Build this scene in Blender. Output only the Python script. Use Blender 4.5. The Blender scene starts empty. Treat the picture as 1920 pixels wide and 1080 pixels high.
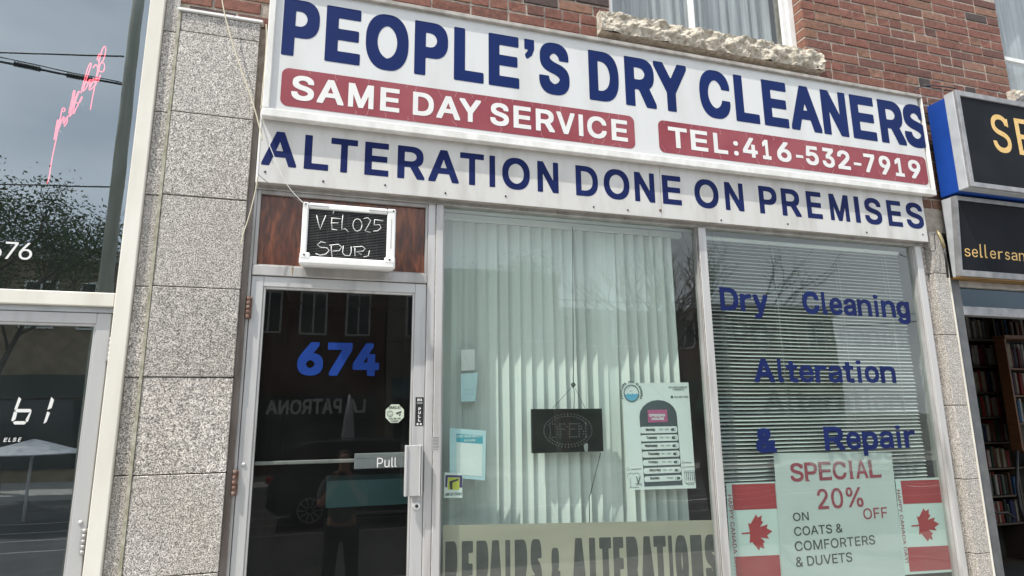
import bpy, bmesh, math, random, os
import numpy as np
from mathutils import Vector, Matrix
random.seed(7)
S = bpy.context.scene
COL = S.collection
R = math.radians

# ------------------------------------------------------------------ camera
YAW, PITCH, ROLL = R(16.936), R(11.367), R(-0.585)
FPX = 1161.68
CAM = Vector((0, -3.5, 0))          # z is measured from the lens; the pavement lies at GROUND
GROUND = -2.05
fw = Vector((math.sin(YAW)*math.cos(PITCH), math.cos(YAW)*math.cos(PITCH), math.sin(PITCH)))
rt0 = Vector((math.cos(YAW), -math.sin(YAW), 0))
up0 = rt0.cross(fw)
rt = math.cos(ROLL)*rt0 + math.sin(ROLL)*up0
up = -math.sin(ROLL)*rt0 + math.cos(ROLL)*up0
cd = bpy.data.cameras.new('camera')
cam = bpy.data.objects.new('camera', cd)
COL.objects.link(cam)
M3 = Matrix((rt, up, -fw)).transposed()
cam.matrix_world = Matrix.Translation(CAM) @ M3.to_4x4()
cd.sensor_width = 36
cd.lens = 36*FPX/1920
cd.clip_start = 0.02
cd.clip_end = 1000
S.camera = cam

# ------------------------------------------------------------------ light
SUN_EL, SUN_AZ = R(60), R(62)       # azimuth to the left of the facade's normal
W = bpy.data.worlds.new('World')
S.world = W
W.use_nodes = True
nt = W.node_tree
nt.nodes.clear()
sky = nt.nodes.new('ShaderNodeTexSky')
sky.sky_type = 'NISHITA'
sky.sun_disc = False
sky.sun_elevation = SUN_EL
sky.sun_rotation = math.pi + SUN_AZ
sky.air_density = 1.0
sky.dust_density = 2.0
tc = nt.nodes.new('ShaderNodeTexCoord')
mp = nt.nodes.new('ShaderNodeMapping')
mp.inputs['Scale'].default_value = (1.0, 1.0, 2.6)
ns = nt.nodes.new('ShaderNodeTexNoise')
ns.inputs['Scale'].default_value = 2.1
ns.inputs['Detail'].default_value = 7
ns.inputs['Roughness'].default_value = 0.55
cr = nt.nodes.new('ShaderNodeValToRGB')
cr.color_ramp.elements[0].position = 0.36
cr.color_ramp.elements[0].color = (0.5, 0.5, 0.5, 1)
cr.color_ramp.elements[1].position = 0.66
cr.color_ramp.elements[1].color = (0.9, 0.9, 0.9, 1)
mx = nt.nodes.new('ShaderNodeMix')
mx.data_type = 'RGBA'
mx.inputs['B'].default_value = (11.6, 12.3, 12.9, 1)
bg = nt.nodes.new('ShaderNodeBackground')
bg.inputs['Strength'].default_value = 0.12
wo = nt.nodes.new('ShaderNodeOutputWorld')
L = nt.links.new
L(tc.outputs['Generated'], mp.inputs['Vector'])
L(mp.outputs['Vector'], ns.inputs['Vector'])
L(ns.outputs['Fac'], cr.inputs['Fac'])
L(cr.outputs['Color'], mx.inputs['Factor'])
L(sky.outputs['Color'], mx.inputs['A'])
L(mx.outputs['Result'], bg.inputs['Color'])
L(bg.outputs['Background'], wo.inputs['Surface'])
sd = bpy.data.lights.new('sun', 'SUN')
sd.energy = 4.2
sd.angle = R(0.6)
sd.color = (1.0, 0.95, 0.87)
sun = bpy.data.objects.new('sun', sd)
COL.objects.link(sun)
sdir = Vector((-math.sin(SUN_AZ)*math.cos(SUN_EL), -math.cos(SUN_AZ)*math.cos(SUN_EL), math.sin(SUN_EL)))
sun.rotation_euler = sdir.to_track_quat('Z', 'Y').to_euler()
sun.location = (-6, -8, 12)
S.view_settings.view_transform = 'Standard'
S.view_settings.look = 'None'
S.view_settings.gamma = 1
S.view_settings.use_curve_mapping = False
S.view_settings.exposure = 0.42
S.render.engine = 'CYCLES'
S.cycles.max_bounces = 10
S.cycles.transparent_max_bounces = 24

# ------------------------------------------------------------------ helpers
def at(px, py, Y=0.0):
    """where the sight line of a pixel meets the upright plane y = Y"""
    d = (px-960)/FPX*rt + (540-py)/FPX*up + fw
    p = CAM + d*((Y+3.5)/d.y)
    return p.x, p.z
def atx(px, z, Y=0.0):
    """x of the point at height z in plane y = Y that falls in pixel column px"""
    k = (px-960)/FPX
    c = rt - k*fw
    return -((Y+3.5)*c.y + z*c.z)/c.x

def link(o, parent=None):
    COL.objects.link(o)
    if parent is not None:
        o.parent = parent
    return o
def tag(o, label=None, cat=None, group=None, kind=None):
    if label: o['label'] = label
    if cat: o['category'] = cat
    if group: o['group'] = group
    if kind: o['kind'] = kind
    return o
def thing(name, label, cat, loc=(0, 0, 0), group=None, kind=None):
    o = bpy.data.objects.new(name, None)
    o.empty_display_size = 0.1
    o.location = loc
    link(o)
    return tag(o, label, cat, group, kind)

class MB:
    def __init__(s): s.v = []; s.f = []; s.sm = []
    def add(s, v, f, smooth=False):
        n = len(s.v)
        s.v += [tuple(p) for p in v]
        s.f += [tuple(i+n for i in q) for q in f]
        s.sm += [smooth]*len(f)
        return s
    def box(s, x0, x1, y0, y1, z0, z1, M=None):
        v = [(x, y, z) for x in (x0, x1) for y in (y0, y1) for z in (z0, z1)]
        if M is not None: v = [M @ Vector(p) for p in v]
        return s.add(v, [(0, 1, 3, 2), (4, 6, 7, 5), (0, 4, 5, 1), (2, 3, 7, 6), (0, 2, 6, 4), (1, 5, 7, 3)])
    def bbox(s, x0, x1, y0, y1, z0, z1, b=0.002, M=None):
        """box with chamfered edges"""
        if x1 < x0: x0, x1 = x1, x0
        if z1 < z0: z0, z1 = z1, z0
        b = min(b, (x1-x0)/2.2, (y1-y0)/2.2, (z1-z0)/2.2)
        bm = bmesh.new()
        vs = [bm.verts.new((x, y, z)) for x in (x0, x1) for y in (y0, y1) for z in (z0, z1)]
        for q in [(0, 1, 3, 2), (4, 6, 7, 5), (0, 4, 5, 1), (2, 3, 7, 6), (0, 2, 6, 4), (1, 5, 7, 3)]:
            bm.faces.new([vs[i] for i in q])
        bmesh.ops.bevel(bm, geom=bm.edges[:], offset=b, segments=1, affect='EDGES')
        bm.verts.index_update()
        v = [p.co.copy() for p in bm.verts]
        f = [[p.index for p in q.verts] for q in bm.faces]
        bm.free()
        if M is not None: v = [M @ p for p in v]
        return s.add(v, f)
    def tube(s, pts, r, n=8, closed=False, caps=True):
        pts = [Vector(p) for p in pts]
        rr = r if isinstance(r, (list, tuple)) else [r]*len(pts)
        m = len(pts); base = len(s.v); V = []
        ref = None
        for i, p in enumerate(pts):
            a = pts[(i-1) % m] if (closed or i > 0) else p
            b = pts[(i+1) % m] if (closed or i < m-1) else p
            t = (b-a)
            t = t.normalized() if t.length > 1e-9 else Vector((0, 0, 1))
            if ref is None:
                ref = t.orthogonal().normalized()
            u = (ref - t*ref.dot(t))
            u = u.normalized() if u.length > 1e-6 else t.orthogonal().normalized()
            ref = u
            w = t.cross(u)
            for k in range(n):
                a_ = 2*math.pi*k/n
                V.append(p + (u*math.cos(a_)+w*math.sin(a_))*rr[i])
        F = []
        for i in range(m if closed else m-1):
            j = (i+1) % m
            for k in range(n):
                F.append((i*n+k, i*n+(k+1) % n, j*n+(k+1) % n, j*n+k))
        if caps and not closed:
            F.append(tuple(range(n))[::-1]); F.append(tuple((m-1)*n+k for k in range(n)))
        return s.add(V, F, True)
    def cyl(s, c, axis, r, h, n=20, r2=None):
        a = Vector(axis).normalized(); c = Vector(c)
        return s.tube([c, c+a*h], [r, r if r2 is None else r2], n)
    def prism(s, poly, y0, y1):
        """poly of (x,z) extruded along y"""
        n = len(poly)
        v = [(x, y0, z) for x, z in poly]+[(x, y1, z) for x, z in poly]
        f = [tuple(range(n)), tuple(range(2*n-1, n-1, -1))]+[(i, i+n, (i+1) % n+n, (i+1) % n) for i in range(n)]
        return s.add(v, f)
    def mesh(s, name):
        me = bpy.data.meshes.new(name)
        me.from_pydata([tuple(p) for p in s.v], [], s.f)
        me.polygons.foreach_set('use_smooth', s.sm)
        bm = bmesh.new(); bm.from_mesh(me)
        bmesh.ops.recalc_face_normals(bm, faces=bm.faces[:])
        bm.to_mesh(me); bm.free()
        return me
    def build(s, name, m, parent=None, label=None):
        me = s.mesh(name)
        me.materials.append(m)
        o = bpy.data.objects.new(name, me)
        link(o, parent)
        if parent is not None and parent.type == 'EMPTY' and parent.location.length > 0 and s.__dict__.get('local') is None:
            o.matrix_parent_inverse = Matrix.Translation(-parent.location)
        if label: o['label'] = label
        return o
def box(name, m, parent, x0, x1, y0, y1, z0, z1, b=0.002, label=None):
    return MB().bbox(x0, x1, y0, y1, z0, z1, b).build(name, m, parent, label)
def share(o, name=None, loc=None, parent=None, scale=None, rot=None):
    c = o.copy(); COL.objects.link(c)
    if parent is not None: c.parent = parent
    if loc is not None: c.location = loc
    if scale is not None: c.scale = scale
    if rot is not None: c.rotation_euler = rot
    return c

# ------------------------------------------------------------------ materials
def base(name):
    m = bpy.data.materials.new(name); m.use_nodes = True
    t = m.node_tree; b = t.nodes['Principled BSDF']
    return m, t, b
def col4(c): return (c[0], c[1], c[2], 1)
def mat(name, c, rough=0.6, metal=0.0, c2=None, scale=6.0, detail=5, stretch=(1, 1, 1), bump=0.0, bscale=60.0, spec=0.5,
        lo=0.35, hi=0.65, coat=0.0, obj_rand=0.0, trans=0.0, alpha=1.0):
    m, t, b = base(name)
    N = t.nodes; K = t.links.new
    b.inputs['Roughness'].default_value = rough
    b.inputs['Metallic'].default_value = metal
    b.inputs['Base Color'].default_value = col4(c)
    b.inputs['Specular IOR Level'].default_value = spec
    b.inputs['Coat Weight'].default_value = coat
    b.inputs['Transmission Weight'].default_value = trans
    b.inputs['Alpha'].default_value = alpha
    g = N.new('ShaderNodeNewGeometry')
    mpn = N.new('ShaderNodeMapping'); mpn.inputs['Scale'].default_value = stretch
    K(g.outputs['Position'], mpn.inputs['Vector'])
    if c2 is not None:
        n = N.new('ShaderNodeTexNoise'); n.inputs['Scale'].default_value = scale; n.inputs['Detail'].default_value = detail
        r = N.new('ShaderNodeValToRGB')
        r.color_ramp.elements[0].position = lo; r.color_ramp.elements[0].color = col4(c)
        r.color_ramp.elements[1].position = hi; r.color_ramp.elements[1].color = col4(c2)
        K(mpn.outputs['Vector'], n.inputs['Vector']); K(n.outputs['Fac'], r.inputs['Fac'])
        out = r.outputs['Color']
        if obj_rand:
            oi = N.new('ShaderNodeObjectInfo'); hs = N.new('ShaderNodeHueSaturation')
            mr = N.new('ShaderNodeMapRange'); mr.inputs['To Min'].default_value = 1-obj_rand; mr.inputs['To Max'].default_value = 1+obj_rand
            K(oi.outputs['Random'], mr.inputs['Value']); K(mr.outputs['Result'], hs.inputs['Value']); K(out, hs.inputs['Color'])
            out = hs.outputs['Color']
        K(out, b.inputs['Base Color'])
    if bump:
        n2 = N.new('ShaderNodeTexNoise'); n2.inputs['Scale'].default_value = bscale; n2.inputs['Detail'].default_value = 4
        bp = N.new('ShaderNodeBump'); bp.inputs['Strength'].default_value = bump; bp.inputs['Distance'].default_value = 0.01
        K(mpn.outputs['Vector'], n2.inputs['Vector']); K(n2.outputs['Fac'], bp.inputs['Height']); K(bp.outputs['Normal'], b.inputs['Normal'])
    return m
def emis(name, c, s):
    m, t, b = base(name)
    b.inputs['Base Color'].default_value = col4(c)
    b.inputs['Emission Color'].default_value = col4(c)
    b.inputs['Emission Strength'].default_value = s
    return m
def glass(name, gcol=(1, 1, 1), tint=(0.925, 0.965, 0.948), ior=1.75, wav=0.10, wscale=1.6, rough=0.0, dirt=0.012):
    """thin architectural pane: clear transmission plus Fresnel reflection, slightly wavy, a film of dust"""
    m, t, b = base(name)
    N = t.nodes; K = t.links.new
    N.remove(b)
    out = N['Material Output']
    tr = N.new('ShaderNodeBsdfTransparent'); tr.inputs['Color'].default_value = col4(tint)
    gl = N.new('ShaderNodeBsdfGlossy'); gl.inputs['Roughness'].default_value = rough; gl.inputs['Color'].default_value = col4(gcol)
    df = N.new('ShaderNodeBsdfDiffuse'); df.inputs['Color'].default_value = (0.5, 0.52, 0.5, 1)
    fr = N.new('ShaderNodeFresnel'); fr.inputs['IOR'].default_value = ior
    g = N.new('ShaderNodeNewGeometry')
    n = N.new('ShaderNodeTexNoise'); n.inputs['Scale'].default_value = wscale; n.inputs['Detail'].default_value = 1.5
    bp = N.new('ShaderNodeBump'); bp.inputs['Strength'].default_value = wav; bp.inputs['Distance'].default_value = 0.02
    K(g.outputs['Position'], n.inputs['Vector']); K(n.outputs['Fac'], bp.inputs['Height']); K(bp.outputs['Normal'], gl.inputs['Normal'])
    nd = N.new('ShaderNodeTexNoise'); nd.inputs['Scale'].default_value = 5; nd.inputs['Detail'].default_value = 8
    md = N.new('ShaderNodeMath'); md.operation = 'MULTIPLY'; md.inputs[1].default_value = dirt*2
    K(g.outputs['Position'], nd.inputs['Vector']); K(nd.outputs['Fac'], md.inputs[0])
    m1 = N.new('ShaderNodeMixShader'); m2 = N.new('ShaderNodeMixShader')
    K(md.outputs[0], m1.inputs['Fac']); K(tr.outputs[0], m1.inputs[1]); K(df.outputs[0], m1.inputs[2])
    inv = N.new('ShaderNodeMath'); inv.operation = 'SUBTRACT'; inv.inputs[0].default_value = 1.0
    mu = N.new('ShaderNodeMath'); mu.operation = 'MULTIPLY'
    K(g.outputs['Backfacing'], inv.inputs[1]); K(inv.outputs[0], mu.inputs[0]); K(fr.outputs[0], mu.inputs[1])
    K(mu.outputs[0], m2.inputs['Fac']); K(m1.outputs[0], m2.inputs[1]); K(gl.outputs[0], m2.inputs[2])
    K(m2.outputs[0], out.inputs['Surface'])
    return m
def granite():
    m, t, b = base('granite')
    N = t.nodes; K = t.links.new
    g = N.new('ShaderNodeNewGeometry')
    n = N.new('ShaderNodeTexNoise'); n.inputs['Scale'].default_value = 170; n.inputs['Detail'].default_value = 2.5; n.inputs['Roughness'].default_value = 0.6
    r = N.new('ShaderNodeValToRGB'); e = r.color_ramp.elements
    e[0].position = 0.38; e[0].color = (0.09, 0.082, 0.078, 1)
    e[1].position = 0.60; e[1].color = (0.68, 0.63, 0.575, 1)
    k = e.new(0.46); k.color = (0.30, 0.275, 0.25, 1)
    k = e.new(0.52); k.color = (0.43, 0.40, 0.365, 1)
    v = N.new('ShaderNodeTexVoronoi'); v.inputs['Scale'].default_value = 95
    n3 = N.new('ShaderNodeTexNoise'); n3.inputs['Scale'].default_value = 2.2; n3.inputs['Detail'].default_value = 3
    mixg = N.new('ShaderNodeMix'); mixg.data_type = 'RGBA'; mixg.blend_type = 'MULTIPLY'; mixg.inputs['Factor'].default_value = 0.35
    K(g.outputs['Position'], n.inputs['Vector']); K(g.outputs['Position'], v.inputs['Vector']); K(g.outputs['Position'], n3.inputs['Vector'])
    K(n.outputs['Fac'], r.inputs['Fac'])
    hs = N.new('ShaderNodeHueSaturation'); hs.inputs['Saturation'].default_value = 0.9; hs.inputs['Value'].default_value = 1.0
    sp = N.new('ShaderNodeSeparateColor'); K(v.outputs['Color'], sp.inputs['Color'])
    mr = N.new('ShaderNodeMapRange'); mr.inputs['To Min'].default_value = 0.72; mr.inputs['To Max'].default_value = 1.2
    K(sp.outputs['Red'], mr.inputs['Value'])
    K(r.outputs['Color'], hs.inputs['Color']); K(mr.outputs['Result'], hs.inputs['Value'])
    r3 = N.new('ShaderNodeValToRGB'); r3.color_ramp.elements[0].color = (0.72, 0.68, 0.58, 1); r3.color_ramp.elements[1].color = (1, 1, 1, 1)
    r3.color_ramp.elements[0].position = 0.3; r3.color_ramp.elements[1].position = 0.6
    K(n3.outputs['Fac'], r3.inputs['Fac']); K(hs.outputs['Color'], mixg.inputs['A']); K(r3.outputs['Color'], mixg.inputs['B'])
    oi = N.new('ShaderNodeObjectInfo'); hv = N.new('ShaderNodeHueSaturation'); mo = N.new('ShaderNodeMapRange'); mo.inputs['To Min'].default_value = .88; mo.inputs['To Max'].default_value = 1.08
    K(oi.outputs['Random'], mo.inputs['Value']); K(mo.outputs['Result'], hv.inputs['Value']); K(mixg.outputs['Result'], hv.inputs['Color'])
    K(hv.outputs['Color'], b.inputs['Base Color'])
    b.inputs['Roughness'].default_value = 0.45
    return m
def brickmat():
    m, t, b = base('brick')
    N = t.nodes; K = t.links.new
    oi = N.new('ShaderNodeObjectInfo'); g = N.new('ShaderNodeNewGeometry')
    r = N.new('ShaderNodeValToRGB'); e = r.color_ramp.elements
    e[0].position = 0.0; e[0].color = (0.075, 0.045, 0.038, 1)
    e[1].position = 1.0; e[1].color = (0.26, 0.135, 0.09, 1)
    for p, c in ((0.05, (0.06, 0.048, 0.045, 1)), (0.07, (0.13, 0.055, 0.042, 1)), (0.35, (0.185, 0.075, 0.052, 1)), (0.65, (0.215, 0.085, 0.06, 1)), (0.88, (0.205, 0.105, 0.065, 1))):
        k = e.new(p); k.color = c
    n = N.new('ShaderNodeTexNoise'); n.inputs['Scale'].default_value = 28; n.inputs['Detail'].default_value = 6; n.inputs['Roughness'].default_value = .7
    mr = N.new('ShaderNodeMapRange'); mr.inputs['From Min'].default_value = .3; mr.inputs['From Max'].default_value = .7
    mr.inputs['To Min'].default_value = 0.5; mr.inputs['To Max'].default_value = 1.25
    hs = N.new('ShaderNodeHueSaturation')
    K(oi.outputs['Random'], r.inputs['Fac']); K(r.outputs['Color'], hs.inputs['Color'])
    K(g.outputs['Position'], n.inputs['Vector']); K(n.outputs['Fac'], mr.inputs['Value']); K(mr.outputs['Result'], hs.inputs['Value'])
    K(hs.outputs['Color'], b.inputs['Base Color'])
    n2 = N.new('ShaderNodeTexNoise'); n2.inputs['Scale'].default_value = 110; n2.inputs['Detail'].default_value = 5
    bp = N.new('ShaderNodeBump'); bp.inputs['Strength'].default_value = 0.5; bp.inputs['Distance'].default_value = 0.006
    K(g.outputs['Position'], n2.inputs['Vector']); K(n2.outputs['Fac'], bp.inputs['Height']); K(bp.outputs['Normal'], b.inputs['Normal'])
    b.inputs['Roughness'].default_value = 0.85
    return m
def woodmat():
    m, t, b = base('varnished_wood')
    N = t.nodes; K = t.links.new
    g = N.new('ShaderNodeNewGeometry'); mpn = N.new('ShaderNodeMapping'); mpn.inputs['Scale'].default_value = (7, 1, 1.6)
    n = N.new('ShaderNodeTexNoise'); n.inputs['Scale'].default_value = 3; n.inputs['Detail'].default_value = 7; n.inputs['Distortion'].default_value = 1.2
    r = N.new('ShaderNodeValToRGB'); e = r.color_ramp.elements
    e[0].position = .3; e[0].color = (0.035, 0.012, 0.006, 1); e[1].position = .72; e[1].color = (0.24, 0.075, 0.025, 1)
    k = e.new(.5); k.color = (0.10, 0.027, 0.010, 1)
    K(g.outputs['Position'], mpn.inputs['Vector']); K(mpn.outputs['Vector'], n.inputs['Vector']); K(n.outputs['Fac'], r.inputs['Fac'])
    K(r.outputs['Color'], b.inputs['Base Color'])
    b.inputs['Roughness'].default_value = 0.2
    bp = N.new('ShaderNodeBump'); bp.inputs['Strength'].default_value = .3; bp.inputs['Distance'].default_value = .004
    K(n.outputs['Fac'], bp.inputs['Height']); K(bp.outputs['Normal'], b.inputs['Normal'])
    return m

M = {}
M['granite'] = granite()
M['brick'] = brickmat()
M['wood'] = woodmat()
M['mortar'] = mat('mortar', (0.31, 0.265, 0.22), .95, c2=(0.45, 0.40, 0.34), scale=18, bump=.6, bscale=140)
M['sillstone'] = mat('rock_faced_stone', (0.30, 0.26, 0.20), .9, c2=(0.56, 0.51, 0.43), scale=30, bump=1.0, bscale=45, detail=8)
M['alu'] = mat('mill_aluminium', (0.33, 0.32, 0.305), .42, .3, c2=(0.52, 0.51, 0.50), scale=7, detail=9, lo=.3, hi=.5, stretch=(1.5, 1, .22), bump=.06, bscale=30)
M['alu_dull'] = mat('weathered_aluminium', (0.33, 0.32, 0.31), .5, .35, c2=(0.47, 0.46, 0.45), scale=11, stretch=(1, 1, .3), bump=.08)
M['alu_door'] = mat('door_aluminium', (0.35, 0.35, 0.345), .42, .25, c2=(0.50, 0.50, 0.495), scale=6, detail=9, lo=.28, hi=.5, stretch=(1.5, 1, .2), bump=.04)
M['cream_metal'] = mat('cream_painted_metal', (0.60, 0.57, 0.50), .5, .0, c2=(0.70, 0.675, 0.61), scale=6, stretch=(1, 1, .3))
M['brown_metal'] = mat('old_brown_frame', (0.12, 0.095, 0.08), .6, .2, c2=(0.22, 0.19, 0.17), scale=16, stretch=(1, 1, .2), bump=.2)
M['sign_white'] = mat('sign_face_white', (0.53, 0.53, 0.515), .35, c2=(0.61, 0.615, 0.61), scale=2.2, stretch=(2.2, 1, .5), detail=8, lo=.25, hi=.55)
M['panel_white'] = mat('panel_white', (0.44, 0.425, 0.395), .45, c2=(0.56, 0.55, 0.53), scale=3.2, stretch=(3, 1, .7), detail=8, lo=.28, hi=.55)
M['trim_white'] = mat('white_painted_trim', (0.62, 0.61, 0.58), .45, c2=(0.76, 0.75, 0.73), scale=14, stretch=(1, 1, .4), bump=.1)
M['trim_grey'] = mat('dusty_sign_edge', (0.27, 0.25, 0.23), .6, c2=(0.42, 0.39, 0.36), scale=14)
M['navy'] = mat('navy_vinyl', (0.005, 0.017, 0.092), .55, c2=(0.006, 0.020, 0.108), scale=3, spec=.12)
M['navy2'] = mat('dark_navy_vinyl', (0.007, 0.014, 0.075), .6, c2=(0.010, 0.020, 0.10), scale=5, spec=.12)
M['maroon'] = mat('maroon_vinyl', (0.235, 0.045, 0.06), .55, c2=(0.29, 0.075, 0.09), scale=3, spec=.2, detail=8)
M['maroon_crack'] = mat('cracked_vinyl_edge', (0.60, 0.36, 0.36), .5, c2=(0.5, .25, .26), scale=8)
M['white'] = mat('plain_white', (0.72, 0.72, 0.70), .5, c2=(0.66, .66, .645), scale=6)
M['white_plastic'] = mat('white_plastic', (0.72, 0.72, 0.70), .4, c2=(0.80, .80, .79), scale=8)
M['black'] = mat('matt_black', (0.012, 0.012, 0.013), .5, c2=(0.02, .02, .021), scale=10)
M['blacksign'] = mat('black_sign_face', (0.010, 0.012, 0.016), .5, c2=(0.015, .017, .021), scale=3, spec=.04)
M['dark'] = mat('dark_gap', (0.02, 0.019, 0.018), .8, c2=(0.04, .036, .033), scale=12)
M['grille'] = mat('dark_grille', (0.035, 0.035, 0.037), .5, c2=(0.06, .06, .06), scale=20)
M['bluebox'] = mat('blue_painted_metal', (0.006, 0.045, 0.25), .5, c2=(0.008, 0.055, 0.30), scale=6, spec=.3)
M['signgrey'] = mat('grey_sign_frame', (0.20, 0.205, 0.21), .45, .3, c2=(0.30, .30, .31), scale=12, bump=.1)
M['lightgrey'] = mat('light_grey_metal', (0.40, 0.42, 0.44), .45, .2, c2=(0.50, .52, .54), scale=8)
M['gold'] = mat('gold_letters', (0.62, 0.38, 0.10), .4, .2, c2=(0.70, .46, .16), scale=20)
M['ochre'] = mat('ochre_soffit', (0.16, 0.09, 0.02), .6, c2=(0.22, .12, .03), scale=9)
M['glass'] = glass('shop_glass')
M['glass_dark'] = glass('door_glass', tint=(0.78, 0.80, 0.79), ior=1.52, wav=.05, dirt=.006)
M['glass_left'] = glass('neighbour_glass', gcol=(.86, .95, 1.0), tint=(0.80, 0.87, 0.86), ior=3.1, wav=.04, dirt=.01)
M['glass_up'] = glass('upper_glass', tint=(0.92, .95, .96), ior=1.7, wav=.15)
M['vane'] = mat('blind_vane', (0.66, 0.70, 0.66), .6, c2=(0.74, .77, .73), scale=3, stretch=(20, 1, .2))
M['slat'] = mat('blind_slat', (0.40, 0.43, 0.41), .5, c2=(0.47, .50, .48), scale=4)
M['cord'] = mat('blind_cord', (0.5, 0.52, 0.5), .7)
M['paper'] = mat('white_paper', (0.66, 0.70, 0.68), .7, c2=(0.70, .74, .72), scale=2)
M['bluepaper'] = mat('pale_blue_paper', (0.45, 0.62, 0.66), .7, c2=(0.50, .66, .69), scale=3)
M['tealprint'] = mat('teal_print', (0.08, 0.36, 0.44), .7)
M['bannerpaper'] = mat('tan_banner', (0.33, 0.305, 0.235), .7, c2=(0.39, .36, .28), scale=2.5, stretch=(.5, 1, 3))
M['charcoal'] = mat('charcoal_print', (0.045, 0.048, 0.045), .6, c2=(0.07, .07, .065), scale=12)
M['inkgreen'] = mat('dark_green_ink', (0.02, 0.035, 0.035), .6)
M['redprint'] = mat('dark_red_print', (0.24, 0.02, 0.04), .6, c2=(0.28, .03, .05), scale=6)
M['flagred'] = mat('flag_red', (0.29, 0.012, 0.016), .6, c2=(0.33, .02, .024), scale=4)
M['pink'] = mat('pink_card', (0.42, 0.10, 0.22), .7)
M['slate'] = mat('slate_print', (0.06, 0.075, 0.085), .7)
M['ceil'] = mat('room_ceiling', (0.45, 0.45, 0.43), .9, c2=(.5, .5, .48), scale=3)
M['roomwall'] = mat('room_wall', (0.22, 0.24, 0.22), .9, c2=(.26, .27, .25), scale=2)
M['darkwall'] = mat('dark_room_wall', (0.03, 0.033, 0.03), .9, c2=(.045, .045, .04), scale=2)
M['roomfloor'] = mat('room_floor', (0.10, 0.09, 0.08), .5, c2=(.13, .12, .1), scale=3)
M['teal'] = mat('teal_counter', (0.22, 0.52, 0.55), .6, c2=(.25, .56, .58), scale=3)
M['curtain'] = mat('grey_sheer_curtain', (0.25, 0.25, 0.245), .8, c2=(0.42, .42, .41), scale=5, stretch=(9, 9, .3))
M['asphalt'] = mat('asphalt', (0.045, 0.045, 0.047), .9, c2=(0.07, .07, .07), scale=3, bump=.3, bscale=90)
M['concrete'] = mat('concrete_paving', (0.30, 0.29, 0.27), .9, c2=(0.38, .37, .35), scale=2, bump=.2, bscale=60)
M['soil'] = mat('ground', (0.10, 0.10, 0.09), .95, c2=(.14, .13, .12), scale=.3)
M['cream_wire'] = mat('cream_wire', (0.62, 0.56, 0.42), .5)
M['rust'] = mat('rusty_metal', (0.12, 0.05, 0.03), .8, c2=(0.22, .16, .13), scale=60)
M['neon'] = emis('pink_neon', (1.0, 0.12, 0.17), 1.7)
M['purple'] = emis('small_purple_lights', (0.8, 0.05, 0.6), 1.2)
M['brass'] = mat('brass', (0.30, 0.25, 0.14), .5, .6)

# ------------------------------------------------------------------ lettering
FD = os.path.join(bpy.utils.resource_path('LOCAL'), 'datafiles', 'fonts')
def font(fn):
    try: return bpy.data.fonts.load(os.path.join(FD, fn))
    except Exception: return None
F_INTER = font('Inter.woff2')
_dg = None
def outline(txt, space=1.0):
    """closed outlines of the text as directed segments (n, 4), scaled to the unit square"""
    cu = bpy.data.curves.new('text', 'FONT')
    cu.body = txt
    if F_INTER: cu.font = F_INTER
    cu.size = 1; cu.resolution_u = 5; cu.space_character = space; cu.fill_mode = 'NONE'
    o = bpy.data.objects.new('text', cu)
    COL.objects.link(o)
    dg = bpy.context.evaluated_depsgraph_get()
    me = bpy.data.meshes.new_from_object(o.evaluated_get(dg))
    v = np.array([(p.co.x, p.co.y) for p in me.vertices])
    e = np.array([tuple(q.vertices) for q in me.edges])
    # direct every loop by walking it in order of its lowest vertices
    nxt = {}
    for a, b in e: nxt.setdefault(a, []).append(b); nxt.setdefault(b, []).append(a)
    seen_ = set(); seg = []
    for s in range(len(v)):
        if s in seen_ or s not in nxt: continue
        loop = [s]; seen_.add(s)
        cur = s+1 if (s+1) in nxt[s] else nxt[s][0]
        while cur not in seen_:
            seen_.add(cur); loop.append(cur)
            c = [q for q in nxt[cur] if q not in seen_]
            if not c: break
            cur = c[0]
        for i in range(len(loop)):
            a, b = v[loop[i]], v[loop[(i+1) % len(loop)]]; seg.append((a[0], a[1], b[0], b[1]))
    bpy.data.objects.remove(o); bpy.data.curves.remove(cu); bpy.data.meshes.remove(me)
    s = np.array(seg)
    a, b = min(s[:, 0].min(), s[:, 2].min()), max(s[:, 0].max(), s[:, 2].max())
    c, d = min(s[:, 1].min(), s[:, 3].min()), max(s[:, 1].max(), s[:, 3].max())
    s[:, [0, 2]] = (s[:, [0, 2]]-a)/(b-a); s[:, [1, 3]] = (s[:, [1, 3]]-c)/(d-c)
    return s
_oc = {}; _gc = {}
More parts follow.
